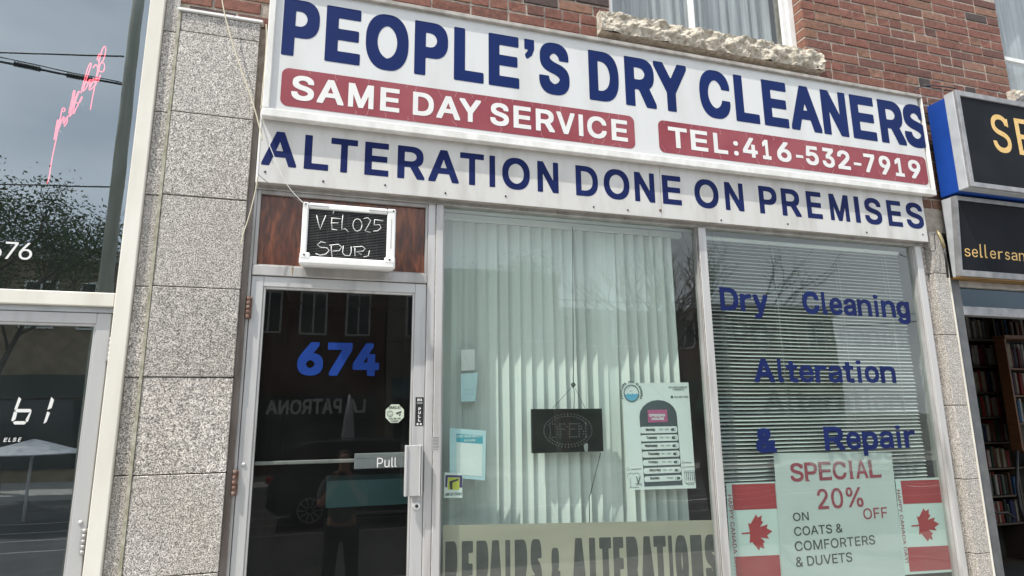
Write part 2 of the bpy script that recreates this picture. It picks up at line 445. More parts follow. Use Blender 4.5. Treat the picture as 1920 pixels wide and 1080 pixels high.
def glyph(txt, A, d, nz, bars=(), space=1.0):
    """letter shapes thickened by d (in letter heights) and traced from a distance field; fills 0..A by 0..1"""
    if txt == 'I': _oc[(txt, space)] = np.array([(0., 0, 1, 0), (1, 0, 1, 1), (1, 1, 0, 1), (0, 1, 0, 0)])
    if txt == '\u2019' and (txt, space) not in _oc:
        q = [(0, 1), (0, .52), (.45, .52), (.42, .34), (.08, .13), (.2, 0), (.72, .2), (1, .55), (1, 1)]
        _oc[(txt, space)] = np.array([(a[0], a[1], b[0], b[1]) for a, b in zip(q, q[1:]+q[:1])], float)
    if txt == 'I~': _oc[(txt, space)] = np.array([(.34, 0, .66, 0), (.66, 0, .66, 1), (.66, 1, .34, 1), (.34, 1, .34, 0)])
    if (txt, space) not in _oc: _oc[(txt, space)] = outline(txt, space)
    s = _oc[(txt, space)].copy()
    d = min(d, A*.3)
    s[:, [0, 2]] = d+s[:, [0, 2]]*(A-2*d); s[:, [1, 3]] = d+s[:, [1, 3]]*(1-2*d)
    h = 1.0/nz; nx = int(math.ceil(A/h))+4
    xa = (np.arange(nx+1)-2)*h+h*.37; za = (np.arange(nz+5)-2)*h+h*.41
    # winding by scanlines
    ins = np.zeros((len(za), len(xa)), bool)
    for j, z in enumerate(za):
        upm = (s[:, 1] <= z) & (s[:, 3] > z); dnm = (s[:, 3] <= z) & (s[:, 1] > z)
        k = upm | dnm
        if not k.any(): continue
        q = s[k]; xi = q[:, 0]+(z-q[:, 1])/(q[:, 3]-q[:, 1])*(q[:, 2]-q[:, 0]); w_ = np.where(upm[k], 1, -1)
        wn = (w_[None, :]*(xi[None, :] > xa[:, None])).sum(1)
        ins[j] = wn != 0
    # distance to the densely sampled outline
    L_ = np.hypot(s[:, 2]-s[:, 0], s[:, 3]-s[:, 1]); P = []
    for q, l in zip(s, L_):
        m = max(1, int(l/(h*.6)))
        t = (np.arange(m)+.5)/m
        P.append(np.stack([q[0]+(q[2]-q[0])*t, q[1]+(q[3]-q[1])*t], 1)); P.append(q[None, :2])
    P = np.concatenate(P)
    F = np.empty((len(za), len(xa)))
    for j, z in enumerate(za):
        k = P[np.abs(P[:, 1]-z) < d+h*3]
        if len(k) == 0: F[j] = d+h*3; continue
        dx = np.abs(k[None, :, 0]-xa[:, None]); dz = np.abs(k[None, :, 1]-z)
        F[j] = ((dx**7+dz**7)**(1/7)).min(1)
    F = np.where(ins, d+F, d-F)
    for (a, b, c, e) in bars:
        X_, Z_ = np.meshgrid(xa, za)
        F = np.maximum(F, np.minimum(np.minimum(X_-a, b-X_), np.minimum(Z_-c, e-Z_)))
    F = np.where(np.abs(F) < 1e-7, 1e-7, F)
    V = []; Fc = []; vid = {}
    def vx(key, p):
        if key not in vid: vid[key] = len(V); V.append(p)
        return vid[key]
    G = F > 0
    for j in range(F.shape[0]-1):
        i = 0
        while i < F.shape[1]-1:
            c = (G[j, i], G[j, i+1], G[j+1, i+1], G[j+1, i])
            if not any(c): i += 1; continue
            if all(c):
                k = i
                while k+1 < F.shape[1]-1 and G[j, k+2] and G[j+1, k+2]: k += 1
                Fc.append((vx((j, i), (xa[i], za[j])), vx((j, k+1), (xa[k+1], za[j])), vx((j+1, k+1), (xa[k+1], za[j+1])), vx((j+1, i), (xa[i], za[j+1]))))
                i = k+1; continue
            cor = ((j, i), (j, i+1), (j+1, i+1), (j+1, i)); poly_ = []
            for n in range(4):
                p, q = cor[n], cor[(n+1) % 4]
                if G[p]: poly_.append(vx(p, (xa[p[1]], za[p[0]])))
                if G[p] != G[q]:
                    t = F[p]/(F[p]-F[q]); key = (min(p, q), max(p, q))
                    poly_.append(vx(key, (xa[p[1]]+(xa[q[1]]-xa[p[1]])*t, za[p[0]]+(za[q[0]]-za[p[0]])*t)))
            if len(poly_) > 2: Fc.append(tuple(poly_))
            i += 1
    return V, Fc
def fit(mb, txt, x0, x1, z0, z1, y, th=0.001, bold=0.02, space=1.0, T=None, shear=0.0, bars=(), nz=None):
    """adds text stretched into the rectangle x0..x1, z0..z1, standing th proud of plane y (towards the street)"""
    H = z1-z0; A = abs(x1-x0)/abs(H)
    if nz is None: nz = 64 if H > .12 else (44 if H > .04 else 26)
    Ar = round(A, 2) if A > .25 else A
    key = (txt, Ar, bold, nz, bars, space)
    if key not in _gc: _gc[key] = glyph(txt, Ar, bold*1.35, nz, bars, space)
    v, f = _gc[key]
    V = []
    for a, b in v:
        x = x0+a/Ar*(x1-x0)+shear*(b-.5)*H; z = z0+b*H
        if T: x, z = T(x, z)
        V.append((x, y-th, z))
    mb.add(V, f)
def text(name, txt, x0, x1, z0, z1, y, m, parent, **k):
    mb = MB(); fit(mb, txt, x0, x1, z0, z1, y, **k)
    return mb.build(name, m, parent)
EXT = {'O': (.5, .5), 'C': (.5, .5), 'S': (.4, .4), 'A': (0, 0), 'T': (1, 1), 'Y': (1, 1), 'V': (1, 1), 'P': ('x', .72), 'D': ('x', .5), 'R': ('x', 0), 'L': ('x', 0), '7': (1, 1), '4': (.3, .3),
       '6': (.4, .3), '9': (.65, .6), '3': (.3, .3), '5': (.3, .3), '2': (.1, .05), '1': (.7, .5), "'": (.8, .9), '-': (.35, .35), ':': (.3, .3)}
def letters(name, spec, z0, z1, y, m, parent, **k):
    """spec: (character, left pixel column, right pixel column); one mesh per word"""
    mb = MB(); zm = (z0+z1)/2
    for ch, a, b in spec:
        lz, rz = EXT.get(ch, ('x', 'x'))
        def ex(p, k, f): return f(atx(p, z0, y), atx(p, z1, y)) if k == 'x' else atx(p, z0+(z1-z0)*k, y)
        kk = 0 if ch == 'I' else .5
        xa = atx(a, zm, y)*(1-kk)+ex(a, lz, max)*kk; xb = atx(b, zm, y)*(1-kk)+ex(b, rz, min)*kk
        za, zb = z0, z1
        h = z1-z0
        if ch in 'OCSG0369&': za -= .012*h; zb += .012*h
        if ch == "'": za = z1-h*.38
        if ch == '-': za = z0+h*.30; zb = z0+h*.44
        if ch == ':': zb = z0+h*.72
        fit(mb, ch if ch != "'" else '\u2019', xa, xb, za, zb, y, **k)
    return mb.build(name, m, parent)

# ================================================================== ground and street
def slab_struct(name, m, x0, x1, y0, y1, z0, z1):
    o = MB().box(x0, x1, y0, y1, z0, z1).build(name, m); o['kind'] = 'structure'; return o
slab_struct('ground', M['soil'], -300, 300, -300, 300, GROUND-.5, GROUND-.154)
slab_struct('shop_step', M['concrete'], -4.6, 8.5, -.30, .3, GROUND+.001, -1.62)
slab_struct('pavement', M['concrete'], -60, 60, -4.9, 0.25, GROUND-.15, GROUND)
slab_struct('road', M['asphalt'], -60, 60, -16.5, -5.06, GROUND-.15, GROUND-.13)
slab_struct('kerb', M['concrete'], -60, 60, -5.06, -4.9, GROUND-.15, GROUND+.004)
slab_struct('far_pavement', M['concrete'], -60, 60, -20.4, -16.5, GROUND-.15, GROUND)
mk = MB()
for i in range(-14, 15):
    mk.box(i*4, i*4+2.2, -10.8, -10.68, GROUND-.13, GROUND-.126)
o = mk.build('road_markings', M['white']); o['kind'] = 'structure'
for yy in (-9.2, -10.35, -11.3, -12.45):
    o = MB().box(-60, 60, yy-.05, yy, GROUND-.13, GROUND-.124).build('tram_rail', M['alu_dull']); o['kind'] = 'structure'

# ================================================================== brick building
bl = thing('brick_building', 'red brick upper storey with rock faced stone sills above the dry cleaner sign', 'building', (2, 0, GROUND))
PX, PZ = 0.2555, 0.0822
BZ0 = 2.771                                   # a bed joint
def brick_mesh(w, h, d, seed):
    rg = random.Random(seed)
    bm = bmesh.new()
    vs = [bm.verts.new((x, y, z)) for x in (-w/2, w/2) for y in (0, d) for z in (-h/2, h/2)]
    for q in [(0, 1, 3, 2), (4, 6, 7, 5), (0, 4, 5, 1), (2, 3, 7, 6), (0, 2, 6, 4), (1, 5, 7, 3)]:
        bm.faces.new([vs[i] for i in q])
    bmesh.ops.bevel(bm, geom=bm.edges[:], offset=.0035, segments=1, affect='EDGES')
    for v in bm.verts:
        if v.co.y < d*.5:
            v.co += Vector((rg.uniform(-.0025, .0025), rg.uniform(-.002, .003), rg.uniform(-.0022, .0022)))
    me = bpy.data.meshes.new('brick'); bm.to_mesh(me); bm.free()
    me.materials.append(M['brick'])
    return me
stre = [brick_mesh(PX-.0125, PZ-.0135, .10, s) for s in range(8)]
head = [brick_mesh(PX/2-.0115, PZ-.0135, .10, 50+s) for s in range(6)]
WX0, WX1, SX0, SX1 = 1.80, 3.478, 1.70, 3.578  # window opening, sill
SZ0, SZ1 = 2.545, 2.70
WLEFT2 = 5.665                                 # second window
nb = 0
def put_brick(me, x, z, y=0.0, rz=0.0):
    global nb
    if nb > 296: return
    o = bpy.data.objects.new('brick', me); link(o, bl)
    o.matrix_parent_inverse = Matrix.Translation(-Vector(bl.location))
    o.location = (x, y+random.uniform(-.0025, .003), z); o.rotation_euler = (random.uniform(-.012, .012), random.uniform(-.007, .007), rz+random.uniform(-.008, .008))
    nb += 1
def inside(xa, xb, zc):
    """is this brick in the wall face and worth building (the camera sees it)?"""
    if zc > SZ1+.02 or zc > SZ0:
        if zc > SZ1 and xa < WX1-.005 and xb > WX0+.005: return False
        if zc <= SZ1+.02 and zc > SZ0-.03 and xa < SX1 and xb > SX0: return False
        if xb > WLEFT2+.01 and zc > 2.70: return False
    return True
rows = []
for k in range(-16, 12):
    zc = BZ0 + (k+.5)*PZ
    hdr = (k % 6 == 4)
    edge = WX1 if zc > SZ1 else SX1
    spans = []
    if zc > SZ1: spans = [(-1.25, WX0), (WX1, WLEFT2)]
    elif zc > SZ0-.03: spans = [(-1.25, SX0), (SX1, WLEFT2+.1)]
    else: spans = [(-1.25, 6.2)]
    for (a, b) in spans:
        # visible part only: above the sign, the strip by the left pier and right of the sign
        if a > 2: 
            x = a; n = 0
            start_half = (k % 2 == 1)
            while x < b-.03:
                w = PX/2 if (hdr or (n == 0 and start_half) or random.random() < .08) else PX
                if x+w > b-.04: w = b-x
                rows.append((x, w, zc)); x += w; n += 1
        else:
            off = (PX/2 if k % 2 else 0)
            x = b; n = 0
            while x > a:
                w = PX/2 if (hdr or (n == 0 and k % 2)) else PX
                rows.append((x-w, w, zc)); x -= w; n += 1
seen = []
def topz(x):   # height of the upper frame edge on the wall
    return 3.02 + .13*max(0, x) - .02*x if x < 1.8 else 2.98+.19*(x-1.8)+.08
for (x, w, zc) in rows:
    xm = x+w/2
    if x < -1.0: continue
    vis = False
    if zc > 2.42 and zc < topz(xm)+.08: vis = True
    if xm < -.36 and zc > 2.2 and zc < 2.9: vis = True
    if xm > 4.3 and xm < 4.72 and zc > 1.5: vis = True
    if vis: seen.append((x, w, zc))
for (x, w, zc) in seen:
    me = random.choice(stre if w > PX*.75 else head)
    put_brick(me, x+w/2, zc)
    o = COL.objects[-1]
    full = PX if w > PX*.75 else PX/2
    if abs(w-full) > .004: o.scale.x = w/full
# window reveals: the ends of the bricks that face the opening
for k in range(0, 9):
    zc = BZ0+(k+.5)*PZ
    put_brick(head[k % 6], WX1-.0005, zc, y=.062, rz=-math.pi/2) if False else None
back = MB()
back.box(-.93, -.44, .0065, .30, 2.21, 5.5); back.box(-.44, WX0, .0065, .30, 1.35, 5.5)
back.box(WX0, WX1, .0065, .30, 1.35, SZ0+.1)
back.box(WX1, WLEFT2, .0065, .30, 1.35, 5.5)
back.box(WLEFT2, 9.5, .0065, .30, 1.35, 2.62)
back.box(WX0, WX1, .0065, .30, 4.4, 5.5)
back.box(WLEFT2, WLEFT2+1.7, .0065, .30, 4.4, 5.5)
back.box(WLEFT2+1.7, 9.5, .0065, .30, 2.62, 5.5)
back.build('mortar_backing', M['mortar'], bl)
body = MB()
body.box(-.93, 9.5, .30, .36, 1.35, 2.4)
body.box(-1.3, 9.5, 5.9, 6.0, GROUND, 5.5)
body.box(-1.3, 9.5, .3, 6.0, 5.5, 5.6)
body.build('rear_walls', M['darkwall'], bl)
# reveal bricks: stretchers turned into the opening
rv = MB()
for k in range(-1, 12):
    zc = BZ0+(k+.5)*PZ
    for sx, x0 in ((1, WX1), (-1, WX0)):
        d = .095+random.uniform(-.003, .003)
        rv.bbox(x0-.003 if sx > 0 else x0-.03, x0+.03 if sx > 0 else x0+.003, .004, d, zc-PZ/2+.006, zc+PZ/2-.006, .003)
o = rv.build('reveal_brick', M['brick'], bl); o['kind'] = 'stuff'
# rock-faced sills
def rock_sill(x0, x1, z0, z1, y0=-.07, y1=.12, seed=3):
    rg = random.Random(seed)
    nx, nz = int((x1-x0)/.012), 12
    import mathutils.noise as mn
    v = []; f = []
    prof = []
    for j in range(nz+1):                        # front face bottom -> top, then top to the back
        prof.append((y0, z0+(z1-z0)*j/nz))
    for j in range(1, 5): prof.append((y0+(y1-y0)*j/4, z1+.008*j/4))
    m_ = len(prof)
    for i in range(nx+1):
        x = x0+(x1-x0)*i/nx
        for j, (y, z) in enumerate(prof):
            p = Vector((x*12, y*12, z*15))
            a = mn.turbulence(p, 4, False)-.5
            b = mn.noise(Vector((x*48, z*52, seed)))
            e = .012 if j <= nz else .005*(j < m_-1)
            bulge = .010*math.sin(math.pi*min(j, nz)/nz) if j <= nz else 0
            yy = y-bulge-a*e*2.2-b*.0022*(j <= nz)
            zz = z+(a*.003 if j >= nz-1 and j < m_-1 else (b*.001))
            xx = x+(mn.noise(p*1.7)*.006 if 0 < i < nx else 0)
            v.append((xx, yy, zz))
    for i in range(nx):
        for j in range(m_-1):
            f.append((i*m_+j, (i+1)*m_+j, (i+1)*m_+j+1, i*m_+j+1))
    # ends and bottom
    c = len(v)
    for i in (0, nx):
        v.append((x0 if i == 0 else x1, y1, z0))
    f.append(tuple(range(m_))+(c,)); f.append(tuple(range(nx*m_+m_-1, nx*m_-1, -1))+(c+1,))
    f.append((0, nx*m_, c+1, c))
    mb = MB(); mb.add(v, f)
    return mb.build('stone_sill', M['sillstone'], bl)
rock_sill(SX0, SX1, SZ0, SZ1+.005)
rock_sill(5.60, 7.5, 2.545, 2.70, seed=9)

def curtain(x0, x1, z0, z1, y, m, parent, name='curtain', folds=9, amp=.02):
    n = folds*8; v = []; f = []
    ph = random.uniform(0, 6)
    for i in range(n+1):
        x = x0+(x1-x0)*i/n
        yy = y+amp*math.sin(ph+2*math.pi*folds*i/n+1.3*math.sin(i*.37))
        v += [(x, yy, z0), (x, yy, z1)]
    for i in range(n): f.append((2*i, 2*i+2, 2*i+3, 2*i+1))
    return MB().add(v, f, True).build(name, m, parent)
# upper sliding window
w = M['white_plastic']
def frame_ring(mb, x0, x1, z0, z1, t, y0, y1, b=.003):
    mb.bbox(x0, x0+t, y0, y1, z0, z1, b); mb.bbox(x1-t, x1, y0, y1, z0, z1, b)
    mb.bbox(x0+t, x1-t, y0+.001, y1-.001, z0, z0+t, b); mb.bbox(x0+t, x1-t, y0+.001, y1-.001, z1-t, z1, b)
def upper_window(x0, x1, z0, z1, xm, slide=True):
    mb = MB(); frame_ring(mb, x0, x1, z0, z1, .055, .085, .17)
    fr = mb.build('window', w, bl)
    mb = MB()
    if slide:
        frame_ring(mb, x0+.056, xm+.02, z0+.056, z1-.056, .032, .125, .15)
        frame_ring(mb, xm-.02, x1-.075, z0+.056, z1-.056, .036, .098, .12)
        mb.bbox(x1-.075, x1-.056, .10, .16, z0+.056, z1-.056)
    else:
        frame_ring(mb, x0+.056, x1-.056, z0+.056, xm+.03, .04, .10, .125)
        frame_ring(mb, x0+.056, x1-.056, xm-.01, z1-.056, .04, .13, .155)
    mb.build('sash', w, fr)
    MB().bbox(x0+.08, x1-.09, .135 if slide else .11, .141 if slide else .116, z0+.08, (z1-.08), .001).build('pane', M['glass_up'], fr)
    curtain(x0+.06, x1-.06, z0+.06, z1-.02, .26, M['curtain'], fr, folds=15 if slide else 10, amp=.022)
upper_window(WX0+.002, WX1-.002, SZ1+.01, 4.38, 2.545)
upper_window(WLEFT2+.004, WLEFT2+1.69, 2.71, 4.38, 3.12, slide=False)
MB().box(WX0-.2, WX1+.2, 1.2, 1.22, 2.3, 4.6).build('room_partition', M['roomwall'], bl)
MB().box(WLEFT2-.2, WLEFT2+1.9, 1.2, 1.22, 2.3, 4.6).build('room_partition', M['roomwall'], bl)

# ================================================================== granite piers
gp = thing('granite_pier', 'speckled grey granite pier of stacked slabs left of the dry cleaner door', 'pier', (-.65, .1, GROUND))
jz = [-2.05, -1.63, -1.17, -.74, -.278, .19, .648, 1.137, 1.607, 2.088, 2.205]
YP = -.035
for a, b in zip(jz[:-1], jz[1:]):
    rot = random.uniform(-.002, .002)
    box('slab', M['granite'], gp, -.846, -.438, YP+rot, .06, a+.0025, b-.0025, .0025)
    if b < 2.2:
        box('slab', M['granite'], gp, -.932, -.863, -.006+rot, .06, a+.0025, b-.0025, .002)
box('slab', M['granite'], gp, -.932, -.863, -.006, .0, 2.0905, 3.6, .002)
box('corner_trim', mat('mossy_trim', (.22, .21, .14), .7, c2=(.40, .38, .31), scale=25), gp, -.862, -.847, YP-.004, .07, -2.05, 2.20, .001)
box('joint_backing', M['dark'], gp, -.93, -.44, .055, .09, -2.05, 2.2)
box('metal_cap', M['white_plastic'], gp, -.865, -.425, YP-.012, .05, 2.207, 2.222, .002)
box('edge_strip', M['brown_metal'], gp, -.4375, -.408, -.012, .08, -2.05, 1.60, .002)
gr = thing('granite_pier', 'narrow speckled granite pier right of the striped blind window beside the bookshop', 'pier', (4.47, .1, GROUND))
jz = [-2.05, -1.52, -1.0, -.50, .02, .54, 1.01, 1.34]
for a, b in zip(jz[:-1], jz[1:]):
    box('slab', M['granite'], gr, 4.418, 4.552, -.03, .07, a+.0025, b-.0025, .0025)
    box('slab', M['granite'], gr, 4.362, 4.4155, .022, .07, a+.0025, b-.0025, .002)
box('edge_trim', M['cream_metal'], gr, 4.553, 4.566, -.034, .06, -2.05, 1.25, .001)
box('joint_backing', M['dark'], gr, 4.363, 4.55, .05, .09, -2.05, 1.33)

# ================================================================== light box sign
SY = -.112
Z = lambda px, py, Y: at(px, py, Y)[1]
X = lambda px, py, Y: at(px, py, Y)[0]
sx0, sx1 = X(490, 213, SY), X(1757, 364, SY)
sz0, sz1 = Z(1100, 288, SY), Z(1120, 69, SY)
sg = thing('shop_sign', 'white light box sign reading PEOPLE\'S DRY CLEANERS in navy with two red bands', 'shop sign', ((sx0+sx1)/2, 0, sz0))
box('face_panel', M['sign_white'], sg, sx0+.03, sx1-.03, SY+.022, SY+.03, sz0+.025, sz1-.025, .001)
box('sign_case', M['trim_grey'], sg, sx0+.004, sx1-.004, SY+.032, -.004, sz0+.004, sz1-.004, .004)
for nm, a in (('bottom_trim', (sx0, sx1, SY, SY+.05, sz0, sz0+.048)), ('left_trim', (sx0, sx0+.036, SY+.001, SY+.05, sz0+.0485, sz1-.03))):
    box(nm, M['trim_white'], sg, *a, .004)
box('top_trim', M['trim_grey'], sg, sx0, sx1, SY, SY+.05, sz1-.028, sz1, .004)
box('right_trim', M['trim_white'], sg, sx1-.011, sx1, SY+.001, SY+.05, sz0+.0485, sz1-.0285, .004)
FY = SY+.0215
c1 = Z(1103, 93, FY); c0 = Z(1103, 186, FY)
z5 = lambda a, b: (a/3+480, b/3+480)
z6 = lambda a, b: (a/2.3415+1100, b/2.3415+1100)
sp = [(c,)+z5(a, b) for c, a, b in (('P', 145, 358), ('E', 388, 592), ('O', 618, 858), ('P', 890, 1080), ('L', 1113, 1280), ('E', 1308, 1480), ("'", 1510, 1565), ('S', 1592, 1762))]
NB = dict(bold=.038)
letters('lettering', sp, c0, c1, FY, M['navy'], sg, **NB)
sp = [(c,)+z6(a, b) for c, a, b in (('D', 7, 140), ('R', 165, 305), ('Y', 293, 438))]
letters('lettering', sp, c0, c1, FY, M['navy'], sg, **NB)
sp = [(c,)+z6(a, b) for c, a, b in (('C', 495, 628), ('L', 645, 758), ('E', 768, 886), ('A', 897, 1030), ('N', 1027, 1148), ('E', 1155, 1272), ('R', 1278, 1400), ('S', 1393, 1495))]
letters('lettering', sp, c0, c1, FY, M['navy'], sg, **NB)
def rrect(x0, x1, z0, z1, r, n=6):
    P = []
    for cx, cz, a in ((x1-r, z1-r, 0), (x0+r, z1-r, 90), (x0+r, z0+r, 180), (x1-r, z0+r, 270)):
        for i in range(n+1):
            t = R(a+90*i/n); P.append((cx+r*math.cos(t), cz+r*math.sin(t)))
    return P
for (pl, pr, pt, pb, crk, words) in (
        ((527, 160), (1190, 250), (1185, 218), (1185, 279), 1,
         (((('S',)+z5(200, 327)), ('A',)+z5(343, 493), ('M',)+z5(518, 663), ('E',)+z5(698, 808)),
          (('D',)+z5(882, 1000), ('A',)+z5(1015, 1148), ('Y',)+z5(1145, 1265)),
          (('S',)+z5(1318, 1422), ('E',)+z5(1448, 1547), ('R',)+z5(1573, 1680), ('V',)+z5(1690, 1792), ('I',)+z5(1815, 1840), ('C', 1101, 1137), ('E', 1146, 1177)))),
        ((1235, 255), (1738, 320), (1600, 276), (1600, 330), 2,
         ((('T',)+z6(357, 440), ('E',)+z6(455, 533), ('L',)+z6(555, 620), (':',)+z6(645, 665)),
          (('4',)+z6(685, 750), ('1',)+z6(770, 808), ('6',)+z6(835, 898), ('-',)+z6(918, 950), ('5',)+z6(962, 1018), ('3',)+z6(1035, 1088), ('2',)+z6(1103, 1158),
           ('-',)+z6(1172, 1205), ('7',)+z6(1215, 1263), ('9',)+z6(1283, 1333), ('1',)+z6(1352, 1392), ('9',)+z6(1412, 1465))))):
    xa, xb = X(*pl, FY), X(*pr, FY)
    za, zb = Z(*pb, FY), Z(*pt, FY)
    bd = MB().prism(rrect(xa, xb, za, zb, .042), FY-.0008, FY).build('red_band', M['maroon'], sg)
    h = zb-za
    for wds in words:
        letters('lettering', list(wds), za+h*.19, za+h*.83, FY-.001, M['white'], bd, bold=.031)
    rg = random.Random(5+crk)
    x = xa+.05
    while x < xb-.04:
        for top in (1, 0):
            if rg.random() < (.75 if top else .5):
                z = (zb if top else za); px_, pz_ = x, z; pts = [(px_, pz_)]
                L_ = rg.uniform(.02, .055 if crk == 1 else .07)
                for s in range(4):
                    px_ += rg.uniform(-.012, .014); pz_ += (-1 if top else 1)*L_/4; pts.append((px_, pz_))
                ck = MB()
                for p, q in zip(pts[:-1], pts[1:]):
                    dx, dz = q[0]-p[0], q[1]-p[1]; l = math.hypot(dx, dz)+1e-6; nx_, nz_ = -dz/l*.0008, dx/l*.0008
                    ck.add([(p[0]+nx_, FY-.0013, p[1]+nz_), (q[0]+nx_, FY-.0013, q[1]+nz_), (q[0]-nx_, FY-.0013, q[1]-nz_), (p[0]-nx_, FY-.0013, p[1]-nz_)], [(0, 1, 2, 3)])
                ck.build('vinyl_crack', M['maroon_crack'], bd)
        x += rg.uniform(.05, .13)

# ================================================================== lower fascia panel
AY = -.06
az0, az1 = Z(1100, 396, AY), sz0+.06
ax0, axj, ax1 = X(484, 330, AY), X(1239, 360, AY), X(1740, 445, AY)
fa = thing('fascia_sign', 'long white panel sign reading ALTERATION DONE ON PREMISES below the light box', 'sign board', ((ax0+ax1)/2, 0, az0))
def board(x0, x1):
    b = box('board', M['panel_white'], fa, x0, x1, AY, AY+.006, az0, az1, .0015)
    return b
b1 = board(ax0, axj-.0012); b2 = board(axj+.0012, ax1)
box('return_edge', M['trim_white'], fa, ax0-.012, ax0-.0005, AY-.002, -.002, az0-.004, az1, .002)
box('return_edge', M['trim_grey'], fa, ax0, ax1, AY+.008, -.002, az0+.006, az0+.018, .001)
l1, l0 = Z(1083, 312, AY), Z(1083, 372, AY)
l1, l0 = Z(572, 252.5, AY), Z(572, 316.5, AY)
AB = dict(bold=.029)
letters('lettering', [(c,)+z5(a, b) for c, a, b in (('A', 32, 228), ('L', 270, 407), ('T', 423, 573), ('E', 610, 748), ('R', 795, 948), ('A', 970, 1140), ('T', 1148, 1282), ('I', 1313, 1345), ('O', 1385, 1540), ('N', 1582, 1702))], l0, l1, AY, M['navy2'], b1, **AB)
letters('lettering', [('D', 1079, 1121), ('O', 1132, 1180), ('N', 1189, 1228)], l0, l1, AY, M['navy2'], b1, **AB)
letters('lettering', [('E', 1241, 1278)], l0, l1, AY, M['navy2'], b2, **AB)
letters('lettering', [('O', 1302, 1347), ('N', 1358, 1395)], l0, l1, AY, M['navy2'], b2, **AB)
letters('lettering', [('P', 1422, 1456), ('R', 1464, 1502), ('E', 1511, 1542), ('M', 1554, 1593), ('I', 1602.5, 1611.5), ('S', 1621, 1653), ('E', 1662, 1692), ('S', 1699, 1731)], l0, l1, AY, M['navy2'], b2, **AB)
for (px, py) in ((606, 340), (722, 347), (835, 362), (948, 368), (1113, 388), (1177, 394), (1352, 413), (1477, 420), (1625, 436), (1730, 440), (497, 322)):
    x, z = at(px, py, AY)
    MB().cyl((x, AY, max(z, az0+.012)), (0, -1, 0), .006, .003, 10).build('screw', M['black'], fa)
x, z = at(1238, 397, AY)
MB().cyl((x, AY, z+.01), (0, -1, 0), .009, .003, 12).build('screw', M['rust'], fa)

# ================================================================== shopfront frame
sf = thing('shopfront', 'aluminium framed shopfront of the dry cleaner with two tall panes and a wood transom panel', 'shopfront', (2, .03, GROUND))
al, ad = M['alu'], M['alu_dull']
hz0, hz1 = 1.222, az0+.05
FB = -1.25                                      # foot of the glazing
xl = -.408
def fr(name, m, x0, x1, z0, z1, y0=0, y1=.07, b=.003): return box(name, m, sf, x0, x1, y0, y1, z0, z1, b)
fr('header', ad, xl, 4.352, hz0, hz1+.05, -.004, .075)
fr('jamb', ad, xl, -.392, -2.05, hz0-.001)
fr('jamb', M['alu'], .553, .598, -2.05, hz0-.001, -.002)
fr('mullion', M['alu'], .600, .642, -2.05, hz0-.001, -.010)
fr('mullion', M['alu'], 2.386, 2.444, FB, hz0-.001, -.008)
fr('jamb', M['alu'], 4.292, 4.352, FB, hz0-.001, -.006)
fr('transom_bar', ad, -.390, .551, .738, .792, -.004)
fr('sill_rail', M['alu'], .644, 4.290, FB, FB+.06, -.006)
# thin inner stops beside the panes
for x0, x1 in ((.643, .652), (2.376, 2.385), (2.445, 2.454), (4.280, 4.291)):
    fr('glazing_stop', ad, x0, x1, FB+.06, hz0-.001, .012, .06, .001)
# rivets and stains on the frames
for (px, py) in ((1046, 399), (1172, 411), (458, 870)):
    pass
for px, py in ((1046, 399), (1172, 411), (900, 383), (1420, 427), (1600, 445), (640, 350)):
    x, z = at(px, py+8, -.004); z = max(z, hz0+.012)
    MB().cyl((x, -.004, z), (0, -1, 0), .0045, .002, 8).build('screw', M['rust'], sf)
sealm = mat('old_sealant', (.10, .095, .085), .8, c2=(.26, .25, .23), scale=40)
for x in (.5990, 2.3845, 4.3535, -.4085):
    MB().tube([(x, -.0005, -1.6), (x+.0006, -.0008, -.4), (x-.0005, -.0005, .5), (x, -.0008, 1.2)], .0022, 5).build('sealant', sealm, sf)
sm_ = mat('rust_stain', (.20, .12, .05), .8, c2=(.32, .24, .15), scale=60)
x, z = at(549, 500, -.0045)
MB().prism([(x-.006, .790), (x+.004, .790), (x+.002, .765), (x+.001, .742), (x-.002, .745), (x-.004, .77)], -.0052, -.0042).build('rust_stain', sm_, sf)
wp = box('wood_panel', M['wood'], sf, -.372, .538, .03, .045, .80, 1.200, .002)
mb = MB()
mb.bbox(-.391, -.372, .006, .05, .793, 1.221); mb.bbox(.538, .552, .006, .05, .793, 1.221)
mb.bbox(-.372, .538, .008, .05, 1.200, 1.221); mb.bbox(-.372, .538, .008, .05, .793, .80)
mb.build('panel_bead', ad, sf)
GY = .034
p1 = box('pane', M['glass'], sf, .648, 2.380, GY, GY+.006, FB+.05, hz0, .001)
p2 = box('pane', M['glass'], sf, 2.450, 4.286, GY, GY+.006, FB+.05, hz0, .001)
